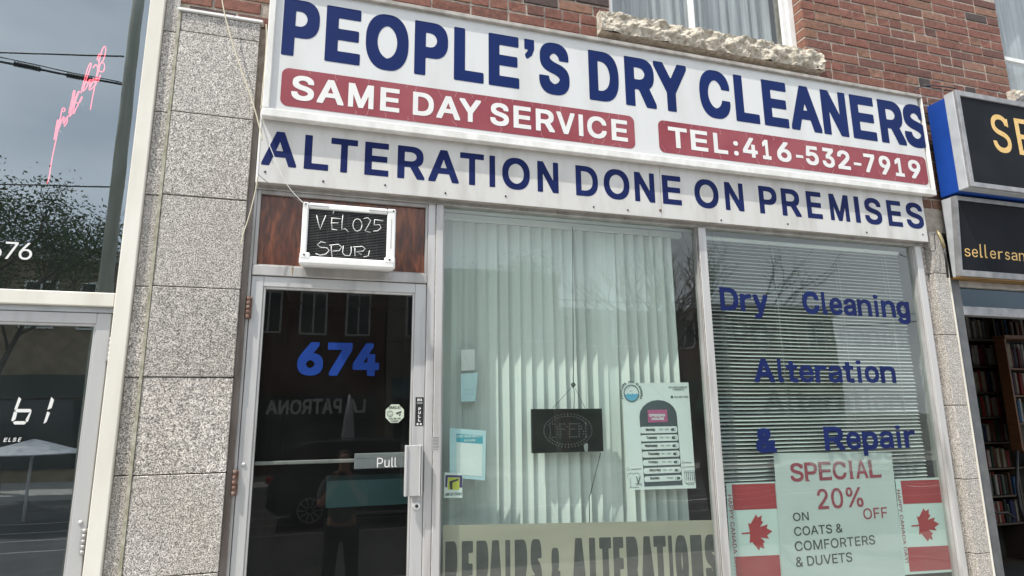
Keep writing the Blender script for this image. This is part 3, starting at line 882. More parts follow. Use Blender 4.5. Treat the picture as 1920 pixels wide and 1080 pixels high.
# decals on the second pane
DY = GY-.001
def wordpx(name, txt, pxl, pxr, ptop, pbot, Y, m, parent, **k):
    """pixel extents: (left px, at row), right px, top row, bottom row measured at the left end"""
    x0, z1 = at(pxl, ptop, Y); z0 = Z(pxl, pbot, Y)
    x1 = atx(pxr, (z0+z1)/2, Y); x0 = atx(pxl, (z0+z1)/2, Y)
    return text(name, txt, x0, x1, z0, z1, Y, m, parent, **k)
def slabword(name, txt, x0, x1, z0, z1, y, m, parent, bold=.04, ser=.16, st=.11, widths=None, th=.001, drop=None):
    """a word of heavy letters with slab serifs; lower case sits at 72 % of the cap height"""
    mb = MB()
    WD = widths or {}
    tot = sum(WD.get(c, 1) for c in txt); x = x0; u = (x1-x0)/tot
    H = z1-z0
    for c in txt:
        wd = WD.get(c, 1)*u; a, b = x+wd*.05, x+wd*.95
        low = c in 'acemnorsuvwxzgpqy'
        zt = z0+H*(.76 if low else 1.0) if c not in 'i' else z1
        if c == 't': zt = z0+H*.92
        zb = z0-(H*.28 if c in 'gpqy' else 0)
        if c != ' ':
            if c in 'li': a, b = (a+b)/2-wd*.27, (a+b)/2+wd*.27
            hh = zt-zb; e = st*H/hh; s = ser*H; Aa = round((b-a)/hh, 2)
            feet = {'D': [0], 'r': [0], 'y': [], 'l': [.5], 'a': [.9], 'n': [.1, .9], 'i': [.5], 'A': [.06, .94], 't': [], 'R': [.1, .92], 'p': [], 'I': [.5],
                    'P': [.16], 'L': [.1], 'E': [.1], 'F': [.1], 'S': [], 'C': [], 'e': [], 'm': [.08, .5, .92], 'u': [.9]}.get(c, [])
            heads = {'D': [0], 'r': [0], 'y': [.08, .92], 'l': [.2], 'n': [.02], 'i': [], 'A': [], 'P': [.1], 'R': [.1], 'p': [.02], 'L': [.12], 'E': [.1], 'F': [.1], 'I': [.5], 'u': [.05, .85]}.get(c, [])
            sw_ = s/hh; B = []
            for q in feet: B.append((max(0, Aa*q-sw_*.5), min(Aa, Aa*q+sw_*.5), (z0-zb)/hh, (z0-zb)/hh+e))
            for q in heads: B.append((max(0, Aa*q-sw_*.5), min(Aa, Aa*q+sw_*.5), 1-e, 1))
            if c == 'p': B.append((0, sw_*.8, 0, e))
            if c in 'LE' and st < .08: B.append((Aa-.05, Aa, 0, .22))
            if c == 'E': B.append((Aa-.05, Aa, .8, 1))
            if c in 'CS' and st < .08: B.append((Aa-.06, Aa-.01, .70, .92))
            fit(mb, 'I~' if c == 'I' else c, a, b, zb, zt, y, th=th, bold=(.012 if c == 'i' else bold), bars=tuple(B))
        x += wd
    return mb.build(name, m, parent)
WDT = dict(D=1.25, C=1.2, A=1.3, R=1.3, l=.6, i=.6, t=.75, r=.8, y=1.05, e=.95, a=.95, n=1.1, g=1.05, o=1.0, p=1.05)
def deco(txt, pl, pr, rt_, rb, pane=p2):
    x0 = X(pl, (rt_+rb)/2, DY); z1, z0 = Z(pl, rt_, DY), Z(pl, rb, DY); x1 = atx(pr, (z0+z1)/2, DY)
    return slabword('window_lettering', txt, x0, x1, z0, z1, DY, M['navy2'], pane, bold=.036, widths=WDT)
deco('Dry', 1348, 1441, 538, 582)
deco('Cleaning', 1503, 1706, 545, 588)
deco('Alteration', 1411, 1680, 672, 717)
deco('Repair', 1543, 1717, 800, 845)
x0, z1 = at(1415, 803, DY); z0 = Z(1415, 850, DY)
text('window_lettering', '&', x0, atx(1455, (z0+z1)/2, DY), z0, z1, DY, M['navy2'], p2, bold=.05)
# bulkhead under the panes
bk = box('bulkhead', M['granite'], sf, .642, 4.36, .01, .09, -2.05, FB-.001, .003)

# ---- signs on the transom: window air conditioner
ac = thing('air_conditioner', 'white window air conditioner with chalk writing on its dark grille above the door', 'air conditioner', (.1, .0, .79))
AF = -.125
ax_0, ax_1 = -.146, .351
z_t, z_b = Z(570, 379, AF), Z(570, 497, AF)
z_t = (z_t+Z(742, 391, AF))/2; z_b = (z_b+Z(740, 505, AF))/2
wpm = M['white_plastic']
T_ = .031
box('case', mat('ac_case', (.42, .42, .40), .5, c2=(.52, .52, .5), scale=12), ac, ax_0+.012, ax_1-.012, AF+.03, .029, z_b+.012, z_t-.01, .006)
mb = MB()
mb.bbox(ax_0, ax_0+T_, AF, AF+.05, z_b+.03, z_t, .006); mb.bbox(ax_1-.047, ax_1, AF, AF+.05, z_b+.03, z_t, .006)
mb.bbox(ax_0+T_+.0005, ax_1-.0475, AF+.001, AF+.05, z_t-.034, z_t-.001, .005)
mb.build('front_frame', wpm, ac)
mb = MB(); mb.bbox(ax_0-.004, ax_1+.002, AF-.012, AF+.05, z_b, z_b+.048, .011)
mb.bbox(ax_0-.002, ax_0+.05, AF-.0135, AF, z_b+.03, z_b+.066, .008); mb.bbox(ax_1-.058, ax_1+.001, AF-.0135, AF, z_b+.03, z_b+.066, .008)
mb.build('bottom_lip', wpm, ac)
gx0, gx1, gz0, gz1 = ax_0+T_, ax_1-.047, z_b+.046, z_t-.034
box('grille_back', M['black'], ac, gx0, gx1, AF+.026, AF+.032, gz0, gz1, .001)
mb = MB(); n = 30
for i in range(n):
    z = gz0+(i+.5)*(gz1-gz0)/n
    mb.box(gx0, gx1, AF+.010, AF+.024, z-.0018, z+.0018)
for i in range(1, 8): 
    x = gx0+i*(gx1-gx0)/8; mb.box(x-.0012, x+.0012, AF+.012, AF+.0235, gz0, gz1)
o = mb.build('louvre', M['grille'], ac); o['kind'] = 'stuff'
mb = MB()
z3 = lambda a, b: (a*.38889+440, b*.38889+320)
chalk = [[(395, 215), (403, 250), (412, 283), (425, 250), (440, 215)], [(470, 228), (466, 250), (470, 283)], [(464, 228), (512, 232)], [(467, 252), (500, 252)], [(467, 283), (495, 286)], [(478, 195), (474, 208)],
         [(522, 212), (518, 250), (516, 283), (532, 280), (550, 296)],
         [(592+22*math.cos(t*.5236), 262+30*math.sin(t*.5236)) for t in range(13)],
         [(622, 232), (640, 226), (656, 240), (645, 262), (628, 290), (655, 298)], [(716, 242), (675, 236)], [(675, 236), (672, 262), (698, 260), (706, 276), (690, 290), (668, 292)],
         [(440, 348), (415, 343), (398, 358), (415, 370), (445, 372), (456, 385), (440, 402), (412, 408), (390, 400)],
         [(470, 416), (466, 385), (466, 362)], [(456, 360), (500, 355), (516, 368), (505, 385), (472, 388)], [(524, 362), (520, 395), (530, 408), (555, 410), (562, 392), (562, 366)],
         [(580, 413), (580, 372)], [(570, 368), (615, 365), (630, 376), (618, 388), (588, 390), (612, 405)], [(650, 385), (645, 410), (622, 416)]]
CY = AF+.0095
for k_, st in enumerate(chalk):
    P = [at(*z3(*p), CY) for p in st]
    pts = [(min(max(x, gx0+.005), gx1-.005), CY, z) for x, z in P]
    mb.tube(pts, .0024, 5)
for v_ in range(len(mb.v)):
    x, y, z = mb.v[v_]; mb.v[v_] = (x, CY+(y-CY)*.25, z)
mb.build('chalk_writing', M['white'], ac)
for q0, q1 in ((355-333, 455-333), (650-333, 770-333)):
    x0 = X(*z3(333+q0, 160), AF); x1 = X(*z3(333+q1, 170), AF)
    box('vent_slot', M['alu_dull'], ac, x0, x1, AF-.0015, AF+.002, z_t-.020, z_t-.016, .0005)
box('side_latch', M['alu_dull'], ac, ax_1-.026, ax_1-.022, AF-.0015, AF+.002, z_b+.12, z_t-.06, .0005)
for xx in (ax_0+.014, ax_1-.014, ax_0+.02, ax_1-.03):
    MB().cyl((xx, AF-.0135 if xx in (ax_0+.02, ax_1-.03) else AF, z_b+.052 if xx in (ax_0+.02, ax_1-.03) else z_t-.012), (0, -1, 0), .005, .0025, 10).build('screw', M['black'], ac)

# ================================================================== the door
dr = thing('glass_door', 'aluminium framed glass door numbered 674 in blue, left of the vertical blinds', 'door', (.08, .04, -1.6))
dl, drr, dtop = -.389, .551, .735
gl0, gl1, gt = -.316, .474, .667
dm = M['alu_door']
DYF = .006
def dbox(name, m, *a, b=.003, parent=None): return box(name, m, parent or dr, *a, b)
dbox('stile', dm, dl, gl0-.012, DYF, DYF+.045, -1.6, dtop)
dbox('stile', dm, gl1+.012, drr, DYF, DYF+.045, -1.6, dtop)
dbox('top_rail', dm, gl0-.0115, gl1+.0115, DYF+.0005, DYF+.045, gt+.012, dtop)
dbox('bottom_rail', dm, gl0-.0115, gl1+.0115, DYF+.0005, DYF+.045, -1.6, -1.3)
mb = MB()
for a in ((gl0-.011, gl0, -1.42, gt+.011), (gl1, gl1+.011, -1.42, gt+.011)):
    mb.bbox(a[0], a[1], DYF+.006, DYF+.04, a[2], a[3], .002)
mb.bbox(gl0, gl1, DYF+.006, DYF+.04, gt, gt+.0115, .002)
mb.build('glazing_bead', M['alu'], dr)
dp = dbox('pane', M['glass_dark'], gl0, gl1, .032, .038, -1.42, gt, b=.001)
DD = .0315
x0 = atx(558, .26, DD); x1 = atx(711, .26, DD)
zt_, zb_ = Z(563, 641, DD), Z(563, 704, DD)
mb = MB(); zz = (zt_+zb_)/2
for ch, a, b in (('6', 558, 606), ('7', 614, 660), ('4', 662, 711)):
    fit(mb, ch, atx(a, zz, DD), atx(b, zz, DD), zb_, zt_, DD, bold=.045)
mb.build('door_number', mat('number_blue', (.006, .032, .18), .5, c2=(.008, .040, .21), scale=5, spec=.2), dp)
z4 = lambda a, b: (a*.38889+440, b*.38889+660)
# octagonal camera sticker
cx, cz = at(*z4(772, 297), DD)
oc = MB().prism([(cx+.054*math.cos(R(22.5+45*i)), cz+.054*math.sin(R(22.5+45*i))) for i in range(8)], DD-.001, DD).build('octagonal_sticker', mat('pale_sticker', (.50, .56, .46), .6), dp)
mb = MB()
K_ = DD-.0011
fit(mb, 'SMILE!', cx-.034, cx+.03, cz+.026, cz+.041, K_, bold=.03)
fit(mb, "YOU'RE ON", cx-.034, cx+.032, cz-.033, cz-.022, K_, bold=.02); fit(mb, 'CAMERA', cx-.022, cx+.022, cz-.046, cz-.036, K_, bold=.02)
ring = [(cx-.026+.0155*math.cos(t*math.pi/8), K_-.0002, cz+.0+.0155*math.sin(t*math.pi/8)) for t in range(16)]
mb.tube(ring, .0015, 4, closed=True)
mb.tube([(cx-.034, K_, cz-.003), (cx-.030, K_, cz-.008), (cx-.024, K_, cz-.0085), (cx-.018, K_, cz-.003)], .0012, 4)
mb.box(cx-.031, cx-.029, K_-.001, K_, cz+.003, cz+.007); mb.box(cx-.023, cx-.021, K_-.001, K_, cz+.003, cz+.007)
mb.prism([(cx+.004, cz+.004), (cx+.034, cz+.014), (cx+.037, cz+.004), (cx+.010, cz-.005)], K_-.0006, K_)
mb.prism([(cx+.022, cz-.004), (cx+.034, cz-.004), (cx+.030, cz-.012), (cx+.022, cz-.012)], K_-.0006, K_)
mb.build('sticker_print', M['charcoal'], dp)
# push bar seen through the glass and its Pull plate
bz1, bz0 = Z(*z4(100, 530), .05), Z(*z4(100, 548), .05)
pb = dbox('push_bar', M['alu'], gl0, gl1+.004, .06, .085, bz0, bz1)
x0 = X(*z4(577, 520), .045)
pz1, pz0 = Z(*z4(577, 490), .045), Z(*z4(577, 565), .045)
pl = dbox('pull_plate', M['lightgrey'], x0, gl1+.002, .042, .058, pz0, pz1)
hh = pz1-pz0
text('lettering', 'Pull', X(*z4(685, 540), .0415), X(*z4(780, 540), .0415), pz0+.06*hh, pz0+.70*hh, .0315, M['white'], dp, bold=.0)
box('ridge', M['alu'], pl, x0, gl1, .0405, .0419, pz0+.70*hh, pz0+.74*hh, .0003)
# pull handle
hx0, hx1 = X(*z4(820, 560), -.055), X(*z4(905, 560), -.055)
hz1_, hz0_ = Z(*z4(862, 450), -.055), Z(*z4(862, 695), -.055)
hd = MB()
hd.bbox(hx0+.010, hx1-.012, -.052, -.044, hz0_, hz1_, .002)
hd.bbox(hx0, hx0+.012, -.062, -.030, hz0_-.001, hz1_+.001, .003)
hd.bbox(hx1-.016, hx1-.010, -.060, -.030, hz0_-.001, hz1_+.001, .002); hd.bbox(hx1-.007, hx1, -.056, DYF-.001, hz0_, hz1_, .002)
hd.bbox(hx0+.02, hx1-.008, -.044, DYF-.001, hz0_+.03, hz0_+.05, .002); hd.bbox(hx0+.02, hx1-.008, -.044, DYF-.001, hz1_-.05, hz1_-.03, .002)
hd.build('handle', M['alu_door'], dr)
x, z = at(*z4(876, 742), DYF)
lk = MB().cyl((x, DYF, z), (0, -1, 0), .021, .012, 20, .019).build('lock', M['white_plastic'], dr)
MB().cyl((x, DYF-.012, z), (0, -1, 0), .009, .003, 14).build('keyway', M['black'], lk)
# PULL sticker on the stile
x0, x1 = X(*z4(871, 280), DYF), X(*z4(911, 280), DYF); z1, z0 = Z(*z4(890, 218), DYF), Z(*z4(890, 356), DYF)
st = dbox('pull_sticker', M['black'], x0, x1, DYF-.0012, DYF, z0, z1, b=.0004)
mb = MB(); w_ = x1-x0; h_ = z1-z0; K_ = DYF-.0013
fit(mb, 'GTA', x0+w_*.2, x1-w_*.2, z1-h_*.14, z1-h_*.05, K_, bold=.05)
mb.box(x0+w_*.15, x1-w_*.15, K_-.001, K_, z1-h_*.19, z1-h_*.18)
mb.box(x0+w_*.15, x1-w_*.15, K_-.001, K_, z1-h_*.23, z1-h_*.22)
for i, c in enumerate('PULL'):
    fit(mb, c, x0+w_*.36, x1-w_*.34, z1-h_*(.46+.13*i), z1-h_*(.36+.13*i), K_, bold=.05)
for dx in (.3, .68):
    mb.prism([(x0+w_*dx+.006*math.cos(t*.785), z0+h_*.06+.006*math.sin(t*.785)) for t in range(8)], K_-.0008, K_)
mb.build('sticker_print', M['white'], st)
x0, x1 = X(*z4(953, 440), -.010), X(*z4(988, 440), -.010); z1, z0 = Z(*z4(970, 408), -.010), Z(*z4(970, 475), -.010)
ls = box('small_label', M['alu'], sf, x0, x1, -.0108, -.0101, z0, z1, .0002)
mb = MB()
for i in range(9): mb.box(x0+.002, x1-.002-(i % 3)*.003, -.0113, -.0108, z1-.006-i*(z1-z0)/9.6, z1-.004-i*(z1-z0)/9.6)
mb.build('label_print', M['charcoal'], ls)
def hinge(px, py0, py1, parent, Y=0.0, m=None):
    x, z1 = at(px, py0, Y); z0 = at(px, py1, Y)[1]; m = m or M['alu_dull']
    mb = MB(); h = (z1-z0)/5
    for i in range(5): mb.cyl((x, Y-.012, z0+i*h+.001), (0, 0, 1), .0085, h-.002, 12)
    mb.bbox(x-.018, x+.018, Y-.004, Y+.002, z0+.004, z1-.004, .001)
    return mb.build('hinge', m, parent)
hinge(467, 556, 599, dr, -.002, M['rust']); hinge(441, 880, 930, dr, -.002, M['rust'])
x, z = at(457, 871, DYF); MB().cyl((x, DYF, z), (0, -1, 0), .011, .006, 14, .008).build('bolt', M['alu'], dr)

# ================================================================== behind the main panes
def poly(name, pts, Y, m, parent=None, th=.0008, dy=0):
    """flat sheet from pixel corners standing in plane Y"""
    P = [at(px, py, Y) for px, py in pts]
    return MB().prism(P, Y-dy-th, Y-dy).build(name, m, parent)
# interior
rm = thing('shop_interior', 'dim interior of the dry cleaner seen behind its blinds and door', 'room', (2, 2, GROUND))
def wall(name, m, *a): return MB().box(*a).build(name, m, rm)
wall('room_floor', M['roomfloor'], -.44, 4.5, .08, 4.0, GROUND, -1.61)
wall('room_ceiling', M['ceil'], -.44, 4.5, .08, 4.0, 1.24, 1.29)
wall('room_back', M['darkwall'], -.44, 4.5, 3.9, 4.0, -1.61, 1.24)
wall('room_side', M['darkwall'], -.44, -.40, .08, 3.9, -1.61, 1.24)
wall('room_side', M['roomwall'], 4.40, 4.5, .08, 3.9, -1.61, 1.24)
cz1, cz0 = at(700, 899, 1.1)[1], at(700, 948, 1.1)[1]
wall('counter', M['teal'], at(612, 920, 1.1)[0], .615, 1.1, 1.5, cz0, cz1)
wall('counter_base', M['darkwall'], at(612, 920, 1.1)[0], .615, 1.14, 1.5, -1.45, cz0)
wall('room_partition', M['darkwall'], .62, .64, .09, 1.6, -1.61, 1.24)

vb = thing('vertical_blinds', 'pale vertical blinds hanging behind the middle shop window', 'blinds', (1.5, .2, -1.1))
vane_me = None
def vane_mesh():
    w, z0, z1 = .089, -1.12, 1.19
    v = []; f = []
    for j in range(13):
        z = z0+(z1-z0)*j/12
        for i in range(6):
            t = i/5-.5
            v.append((t*w, .0045*(1-4*t*t)+.0008*math.sin(j*1.3+i), z))
    for j in range(12):
        for i in range(5): f.append((j*6+i, j*6+i+1, j*6+i+7, j*6+i+6))
    mb = MB().add(v, f, True)
    me = mb.mesh('vane'); me.materials.append(M['vane']); return me
vane_me = vane_mesh()
xs_ = .69
i = 0
while xs_ < 2.31:
    o = bpy.data.objects.new('vane', vane_me); link(o, vb)
    o.matrix_parent_inverse = Matrix.Translation(-Vector(vb.location))
    a = -24 if xs_ < 1.55 else -38
    sw = 0.0
    if 14 <= i <= 15: a, sw = -5, .012
    o.location = (xs_, .20, 0); o.rotation_euler = (random.uniform(-.004, .004), random.uniform(-.004, .004)+sw, R(a+random.uniform(-5, 5)))
    xs_ += .0745+random.uniform(-.003, .003); i += 1
MB().bbox(.655, 2.375, .18, .225, 1.195, 1.235, .003).build('headrail', M['white'], vb)
mb = MB(); mb.tube([(.668, .15, 1.19), (.67, .14, 0), (.672, .15, -.9), (.678, .152, -.9), (.676, .145, 0), (.674, .152, 1.19)], .002, 5)
mb.build('bead_chain', M['cord'], vb)

ve = thing('venetian_blind', 'closed horizontal slat blind behind the Dry Cleaning window lettering', 'blinds', (3.35, .09, -.7))
w = .0255; sv = []; sf_ = []
n_ = 12
for i in range(n_+1):
    for j in range(4):
        t = j/3-.5
        sv.append((i/n_-.5, t*w, .0022*(1-4*t*t)+.0007*math.sin(i*2.1)))
for i in range(n_):
    for j in range(3): sf_.append((i*4+j, (i+1)*4+j, (i+1)*4+j+1, i*4+j+1))
slat_me = MB().add(sv, sf_, True).mesh('slat'); slat_me.materials.append(M['slat'])
bx0, bx1 = 2.475, 4.215
z = 1.150; i = 0
while z > -.66:
    o = bpy.data.objects.new('slat', slat_me); link(o, ve)
    o.matrix_parent_inverse = Matrix.Translation(-Vector(ve.location))
    o.location = ((bx0+bx1)/2+random.uniform(-.004, .004), .095, z)
    o.scale = (bx1-bx0, 1, 1)
    o.rotation_euler = (R(32+random.uniform(-4, 4)), random.uniform(-.0012, .0012), random.uniform(-.004, .004))
    z -= .0253; i += 1
MB().bbox(bx0-.01, bx1+.01, .08, .108, 1.165, 1.19, .002).build('headrail', M['white'], ve)
MB().bbox(bx0, bx1, .083, .106, -.69, -.675, .003).build('bottom_rail', M['white'], ve)
for cx_ in (2.60, 3.05, 3.62, 4.08):
    mb = MB(); mb.tube([(cx_, .081, 1.165), (cx_+.003, .081, .3), (cx_, .081, -.68)], .0011, 4); mb.tube([(cx_, .109, 1.165), (cx_, .109, -.68)], .0011, 4)
    mb.build('ladder_cord', M['cord'], ve)

# LED sign
LY = .12
lp = [(998, 767), (1130, 768), (1128, 849), (995, 850)]
ls_ = thing('led_sign', 'black unlit LED sign hanging on cords in front of the vertical blinds', 'sign', at(1062, 850, LY)[0:1]+(LY,)+at(1062, 850, LY)[1:2])
P = [at(*p, LY) for p in lp]
lx0, lx1, lz1, lz0 = (P[0][0]+P[3][0])/2, (P[1][0]+P[2][0])/2, P[0][1], P[3][1]
box('panel', mat('led_panel', (.008, .009, .008), .15, c2=(.012, .014, .012), scale=4), ls_, lx0, lx1, LY-.012, LY+.012, lz0, lz1, .002)
dots = MB(); cxl, czl = (lx0+lx1)/2, (lz0+lz1)/2; Wl, Hl = lx1-lx0, lz1-lz0
def dot(x, z): dots.cyl((x, LY-.012, z), (0, -1, 0), .0019, .002, 6)
for ring_ in (1.0, .86):
    for k_ in range(44):
        t = 2*math.pi*k_/44
        if ring_ < 1 and abs(math.sin(t)) < .3: continue
        dot(cxl+.34*Wl*ring_*math.cos(t), czl+.38*Hl*ring_*math.sin(t))
F5 = {'O': ['0110', '1001', '1001', '1001', '1001', '0110'], 'P': ['1110', '1001', '1110', '1000', '1000', '1000'], 'E': ['1111', '1000', '1110', '1000', '1000', '1111'], 'N': ['1001', '1101', '1101', '1011', '1011', '1001']}
for ci, c in enumerate('OPEN'):
    for r_, row in enumerate(F5[c]):
        for q_, b_ in enumerate(row):
            if b_ == '1': dot(cxl+(-.25+ci*.135+q_*.032)*Wl, czl+(.15-r_*.06)*Hl)
o = dots.build('led', M['lightgrey'], ls_); o['kind'] = 'stuff'
kx, kz = at(1075, 722, LY)
mb = MB()
mb.tube([(at(1074, 440, LY)[0], LY, 1.19), (kx, LY, kz)], .0026, 6)
mb.tube([at(1037, 765, LY)[0:1]+(LY,)+at(1037, 765, LY)[1:2], (kx, LY-.003, kz), at(1097, 765, LY)[0:1]+(LY,)+at(1097, 765, LY)[1:2]], .0016, 5)
mb.tube([(kx, LY, kz), (kx+.003, LY-.006, kz-.05), (kx, LY, lz1)], .0022, 5)
mb.build('hanging_cord', M['black'], ls_)
mb = MB(); mb.tube([(kx-.012, LY, kz+.004), (kx, LY-.006, kz+.014), (kx+.012, LY, kz+.002), (kx, LY+.006, kz-.012)], .006, 6, closed=True); mb.build('cord_knot', M['black'], ls_)
a_, b_ = at(1126, 850, LY); c_, d_ = at(1106, 932, LY)
mb = MB(); mb.tube([(a_, LY, b_), (c_+.01, LY+.01, d_+.02), (c_, LY+.01, d_), (c_-.002, LY+.02, d_-.3)], .0026, 6); mb.build('power_cord', M['black'], ls_)
mb = MB(); x, z = at(1098, 838, LY)
mb.prism([(x-.012, lz0+.001), (x-.018, z+.012), (x-.008, z+.018), (x+.001, z+.024), (x+.010, z+.016), (x+.006, lz0+.001)], LY-.016, LY-.0125); mb.build('tape_scrap', mat('tape', (.25, .26, .26), .4), ls_)

# opening-hours poster
QY = .10
zp = lambda a, b: (a/4.912+1150, b/4.912+700)
po = thing('hours_poster', 'white opening hours poster with arched grey table and round blue logo', 'poster', (at(1240, 910, QY)[0], QY, at(1240, 910, QY)[1]))
def pp(name, pts, m, lay, parent=po): return poly(name, [zp(*p) for p in pts], QY-.0012*lay, m, parent)
def pt(txt, a, b, c, d, m, lay, bold=.02, mb=None):
    """a..b columns, c top, d bottom at left"""
    Y = QY-.0012*lay
    x0, z1 = at(*zp(a, c), Y); z0 = at(*zp(a, d), Y)[1]; x1 = atx(zp(b, 0)[0], (z0+z1)/2, Y); x0 = atx(zp(a, 0)[0], (z0+z1)/2, Y)
    k = mb if mb is not None else MB()
    fit(k, txt, x0, x1, z0, z1, Y, bold=bold)
    if mb is None: k.build('lettering', m, po)
sheet = pp('sheet', [(80, 92), (690, 84), (762, 1058), (140, 1075)], M['paper'], 0)
ar = [(240, 400)]+[(412+174*math.cos(math.pi-t*math.pi/10), 400-155*math.sin(t*math.pi/10)) for t in range(1, 10)]+[(585, 395), (592, 490), (638, 1028), (287, 1043)]
pp('arch_table', ar, M['slate'], 1)
pp('pink_card', [(315, 337), (493, 333), (500, 448), (320, 453)], M['pink'], 2)
mb = MB(); pt('OPENING', 328, 476, 375, 400, None, 3, .05, mb); pt('HOURS', 352, 466, 407, 431, None, 3, .05, mb); mb.build('lettering', M['paper'], po)
days = ['Monday', 'Tuesday', 'Wednesday', 'Thursday', 'Friday', 'Saturday', 'Sunday']
mbd = MB(); mbt = MB()
for i, d in enumerate(days):
    ty = 488+74.5*i+(i > 3)*.8; xl_, xr_ = 248+6.6*i, 586+7.2*i
    Y = QY-.0012*2
    p0, p1 = at(*zp(xl_, ty+66), Y), at(*zp(xr_, ty-1), Y)
    MB().prism(rrect(p0[0], p1[0], p0[1], p1[1], .012, 3), Y-.0008, Y).build('day_row', M['paper'], po)
    wd = 88+(len(d)-6)*10
    c0_ = xl_+ (50 if len(d) < 9 else 28)
    pt(d, c0_, c0_+wd, ty+18, ty+48, None, 3.2, .035, mbd)
    if i < 6: pt(('7am - 6pm' if i < 5 else '10am - 4pm'), xl_+172, xl_+262, ty+20, ty+40, None, 3.2, .01, mbt)
    else: pt('Closed', xl_+205, xl_+262, ty+18, ty+36, None, 3.2, .01, mbt)
    q0, q1 = at(*zp(xl_+283, ty+43), Y-.0012), at(*zp(xl_+328, ty+17), Y-.0012)
    rr_ = (q1[1]-q0[1])/2.05
    sw_ = MB().prism(rrect(q0[0], q1[0], q0[1], q1[1], rr_, 4), Y-.0018, Y-.0010).build('toggle', M['slate'], po)
    kx_ = q1[0]-rr_ if i < 6 else q0[0]+rr_
    MB().prism([(kx_+rr_*.75*math.cos(t*.628), (q0[1]+q1[1])/2+rr_*.75*math.sin(t*.628)) for t in range(10)], Y-.0026, Y-.0019).build('toggle_knob', M['paper'], po)
mbd.build('day_names', M['charcoal'], po); mbt.build('opening_times', M['charcoal'], po)
mb = MB(); pt('674 COLLEGE ST', 508, 680, 120, 138, None, 1, .03, mb); pt('TORONTO', 545, 652, 143, 158, None, 1, .03, mb); pt('416-532-7919', 560, 690, 208, 226, None, 1, .03, mb)
lx, lz = at(*zp(166, 183), QY-.0012); lr = .052
for k_ in range(24):
    pass
txt_ = "PEOPLE'S DRY CLEANERS"
for i, c in enumerate(txt_):
    if c == ' ': continue
    a = R(205-230*i/(len(txt_)-1)); cxx, czz = lx+math.cos(a)*lr*1.38, lz+math.sin(a)*lr*1.38
    s_ = .0075; th_ = a-math.pi/2
    fit(mb, c if c != "'" else '\u2019', -s_*.8, s_*.8, -s_, s_, QY-.0012, bold=.05, T=lambda x, z, cx=cxx, cz=czz, t=th_: (cx+x*math.cos(t)-z*math.sin(t), cz+x*math.sin(t)+z*math.cos(t)))
mb.tube([(lx+lr*math.cos(t*math.pi/12), QY-.002, lz+lr*math.sin(t*math.pi/12)) for t in range(24)], .0028, 4, closed=True)
ph = at(*zp(538, 218), QY)
mb.prism([(ph[0]+.009*math.cos(t*.628), ph[1]+.009*math.sin(t*.628)) for t in range(10)], QY-.003, QY-.002)
mb.build('print', M['slate'], po)
wv = [(lx+(lr-.004)*math.cos(R(a)), lz+(lr-.004)*math.sin(R(a))) for a in range(180+10, 351, 16)]
wv += [(lx+(lr-.006)*(1-2*k_/10), lz-.004+.005*math.sin(k_*1.9)) for k_ in range(1, 10)]
MB().prism(wv, QY-.0022, QY-.0012).build('wave_print', mat('wave_blue', (.12, .38, .55), .6), po)
mb = MB()
def pl_(pts, r=.0011):
    mb.tube([(at(*zp(*p), QY)[0], QY-.0015, at(*zp(*p), QY)[1]) for p in pts], r, 4)
pl_([(130, 960), (128, 940), (150, 918), (172, 918), (185, 935), (198, 918), (225, 918), (245, 938), (242, 960)]); pl_([(152, 965), (160, 1050)]); pl_([(150, 1050), (235, 1048)])
pl_([(212, 950), (232, 1020)], .003); pl_([(245, 948), (225, 1020)], .003); pl_([(226, 1015), (212, 1035), (206, 1020), (222, 1010)]); pl_([(232, 1015), (256, 1035), (262, 1020), (240, 1010)])
pl_([(652, 900), (748, 895), (752, 1005), (660, 1010), (652, 900)]); pl_([(652, 915), (748, 910)])
for k_ in range(5): pl_([(672+17*k_, 915), (676+17*k_, 985)], .0018)
pl_([(668, 1012), (690, 1025), (740, 1018)])
pl_([(122, 870), (142, 868), (144, 890), (124, 892), (122, 870)]); pl_([(160, 882), (255, 878)], .0018)
pl_([(632, 815), (650, 813), (652, 832), (634, 834), (632, 815)]); pl_([(662, 822), (716, 819)], .0018); pl_([(636, 858), (654, 856), (656, 875), (638, 877), (636, 858)]); pl_([(662, 862), (745, 858)], .0018)
pl_([(150, 160), (160, 168), (170, 158)])
mb.build('drawing', M['slate'], po)

# safety notice, small sticker, two cards at the left of the window
NY = .060
zn = lambda a, b: (a/3.378+820, b/3.375+640)
sn = poly('safety_notice', [zn(78, 548), zn(308, 566), zn(302, 880), zn(78, 860)], NY, M['bluepaper'])
tag(sn, 'pale blue safety notice sheet taped inside the left edge of the blinds window', 'notice')
poly('header_band', [zn(120, 585), zn(287, 595), zn(287, 648), zn(120, 636)], NY-.001, M['tealprint'], sn)
mb = MB()
def nt_(txt, a, b, c, d, Y, bold=.02):
    x0, z1 = at(*zn(a, c), Y); z0 = at(*zn(a, d), Y)[1]; fit(mb, txt, x0, at(*zn(b, d), Y)[0], z0, z1, Y, bold=bold)
nt_('FOR YOUR SAFETY', 124, 284, 594, 610, NY-.0022, .03); nt_('& OURS', 172, 240, 620, 634, NY-.0022, .03)
mb.build('lettering', M['paper'], sn)
poly('notice_body', [zn(122, 640), zn(285, 652), zn(283, 855), zn(120, 842)], NY-.0012, M['paper'], sn)
YS = .050
ys_ = poly('small_sticker', [zn(46, 830), zn(160, 832), zn(158, 990), zn(42, 990)], YS, M['paper'])
tag(ys_, 'small card with yellow square and purple corner at the left window edge', 'sticker')
poly('purple_print', [zn(52, 846), zn(157, 848), zn(157, 925), zn(140, 925), zn(142, 862), zn(66, 860), zn(62, 925), zn(50, 922)], YS-.001, mat('purple_ink', (.06, .035, .12), .6), ys_)
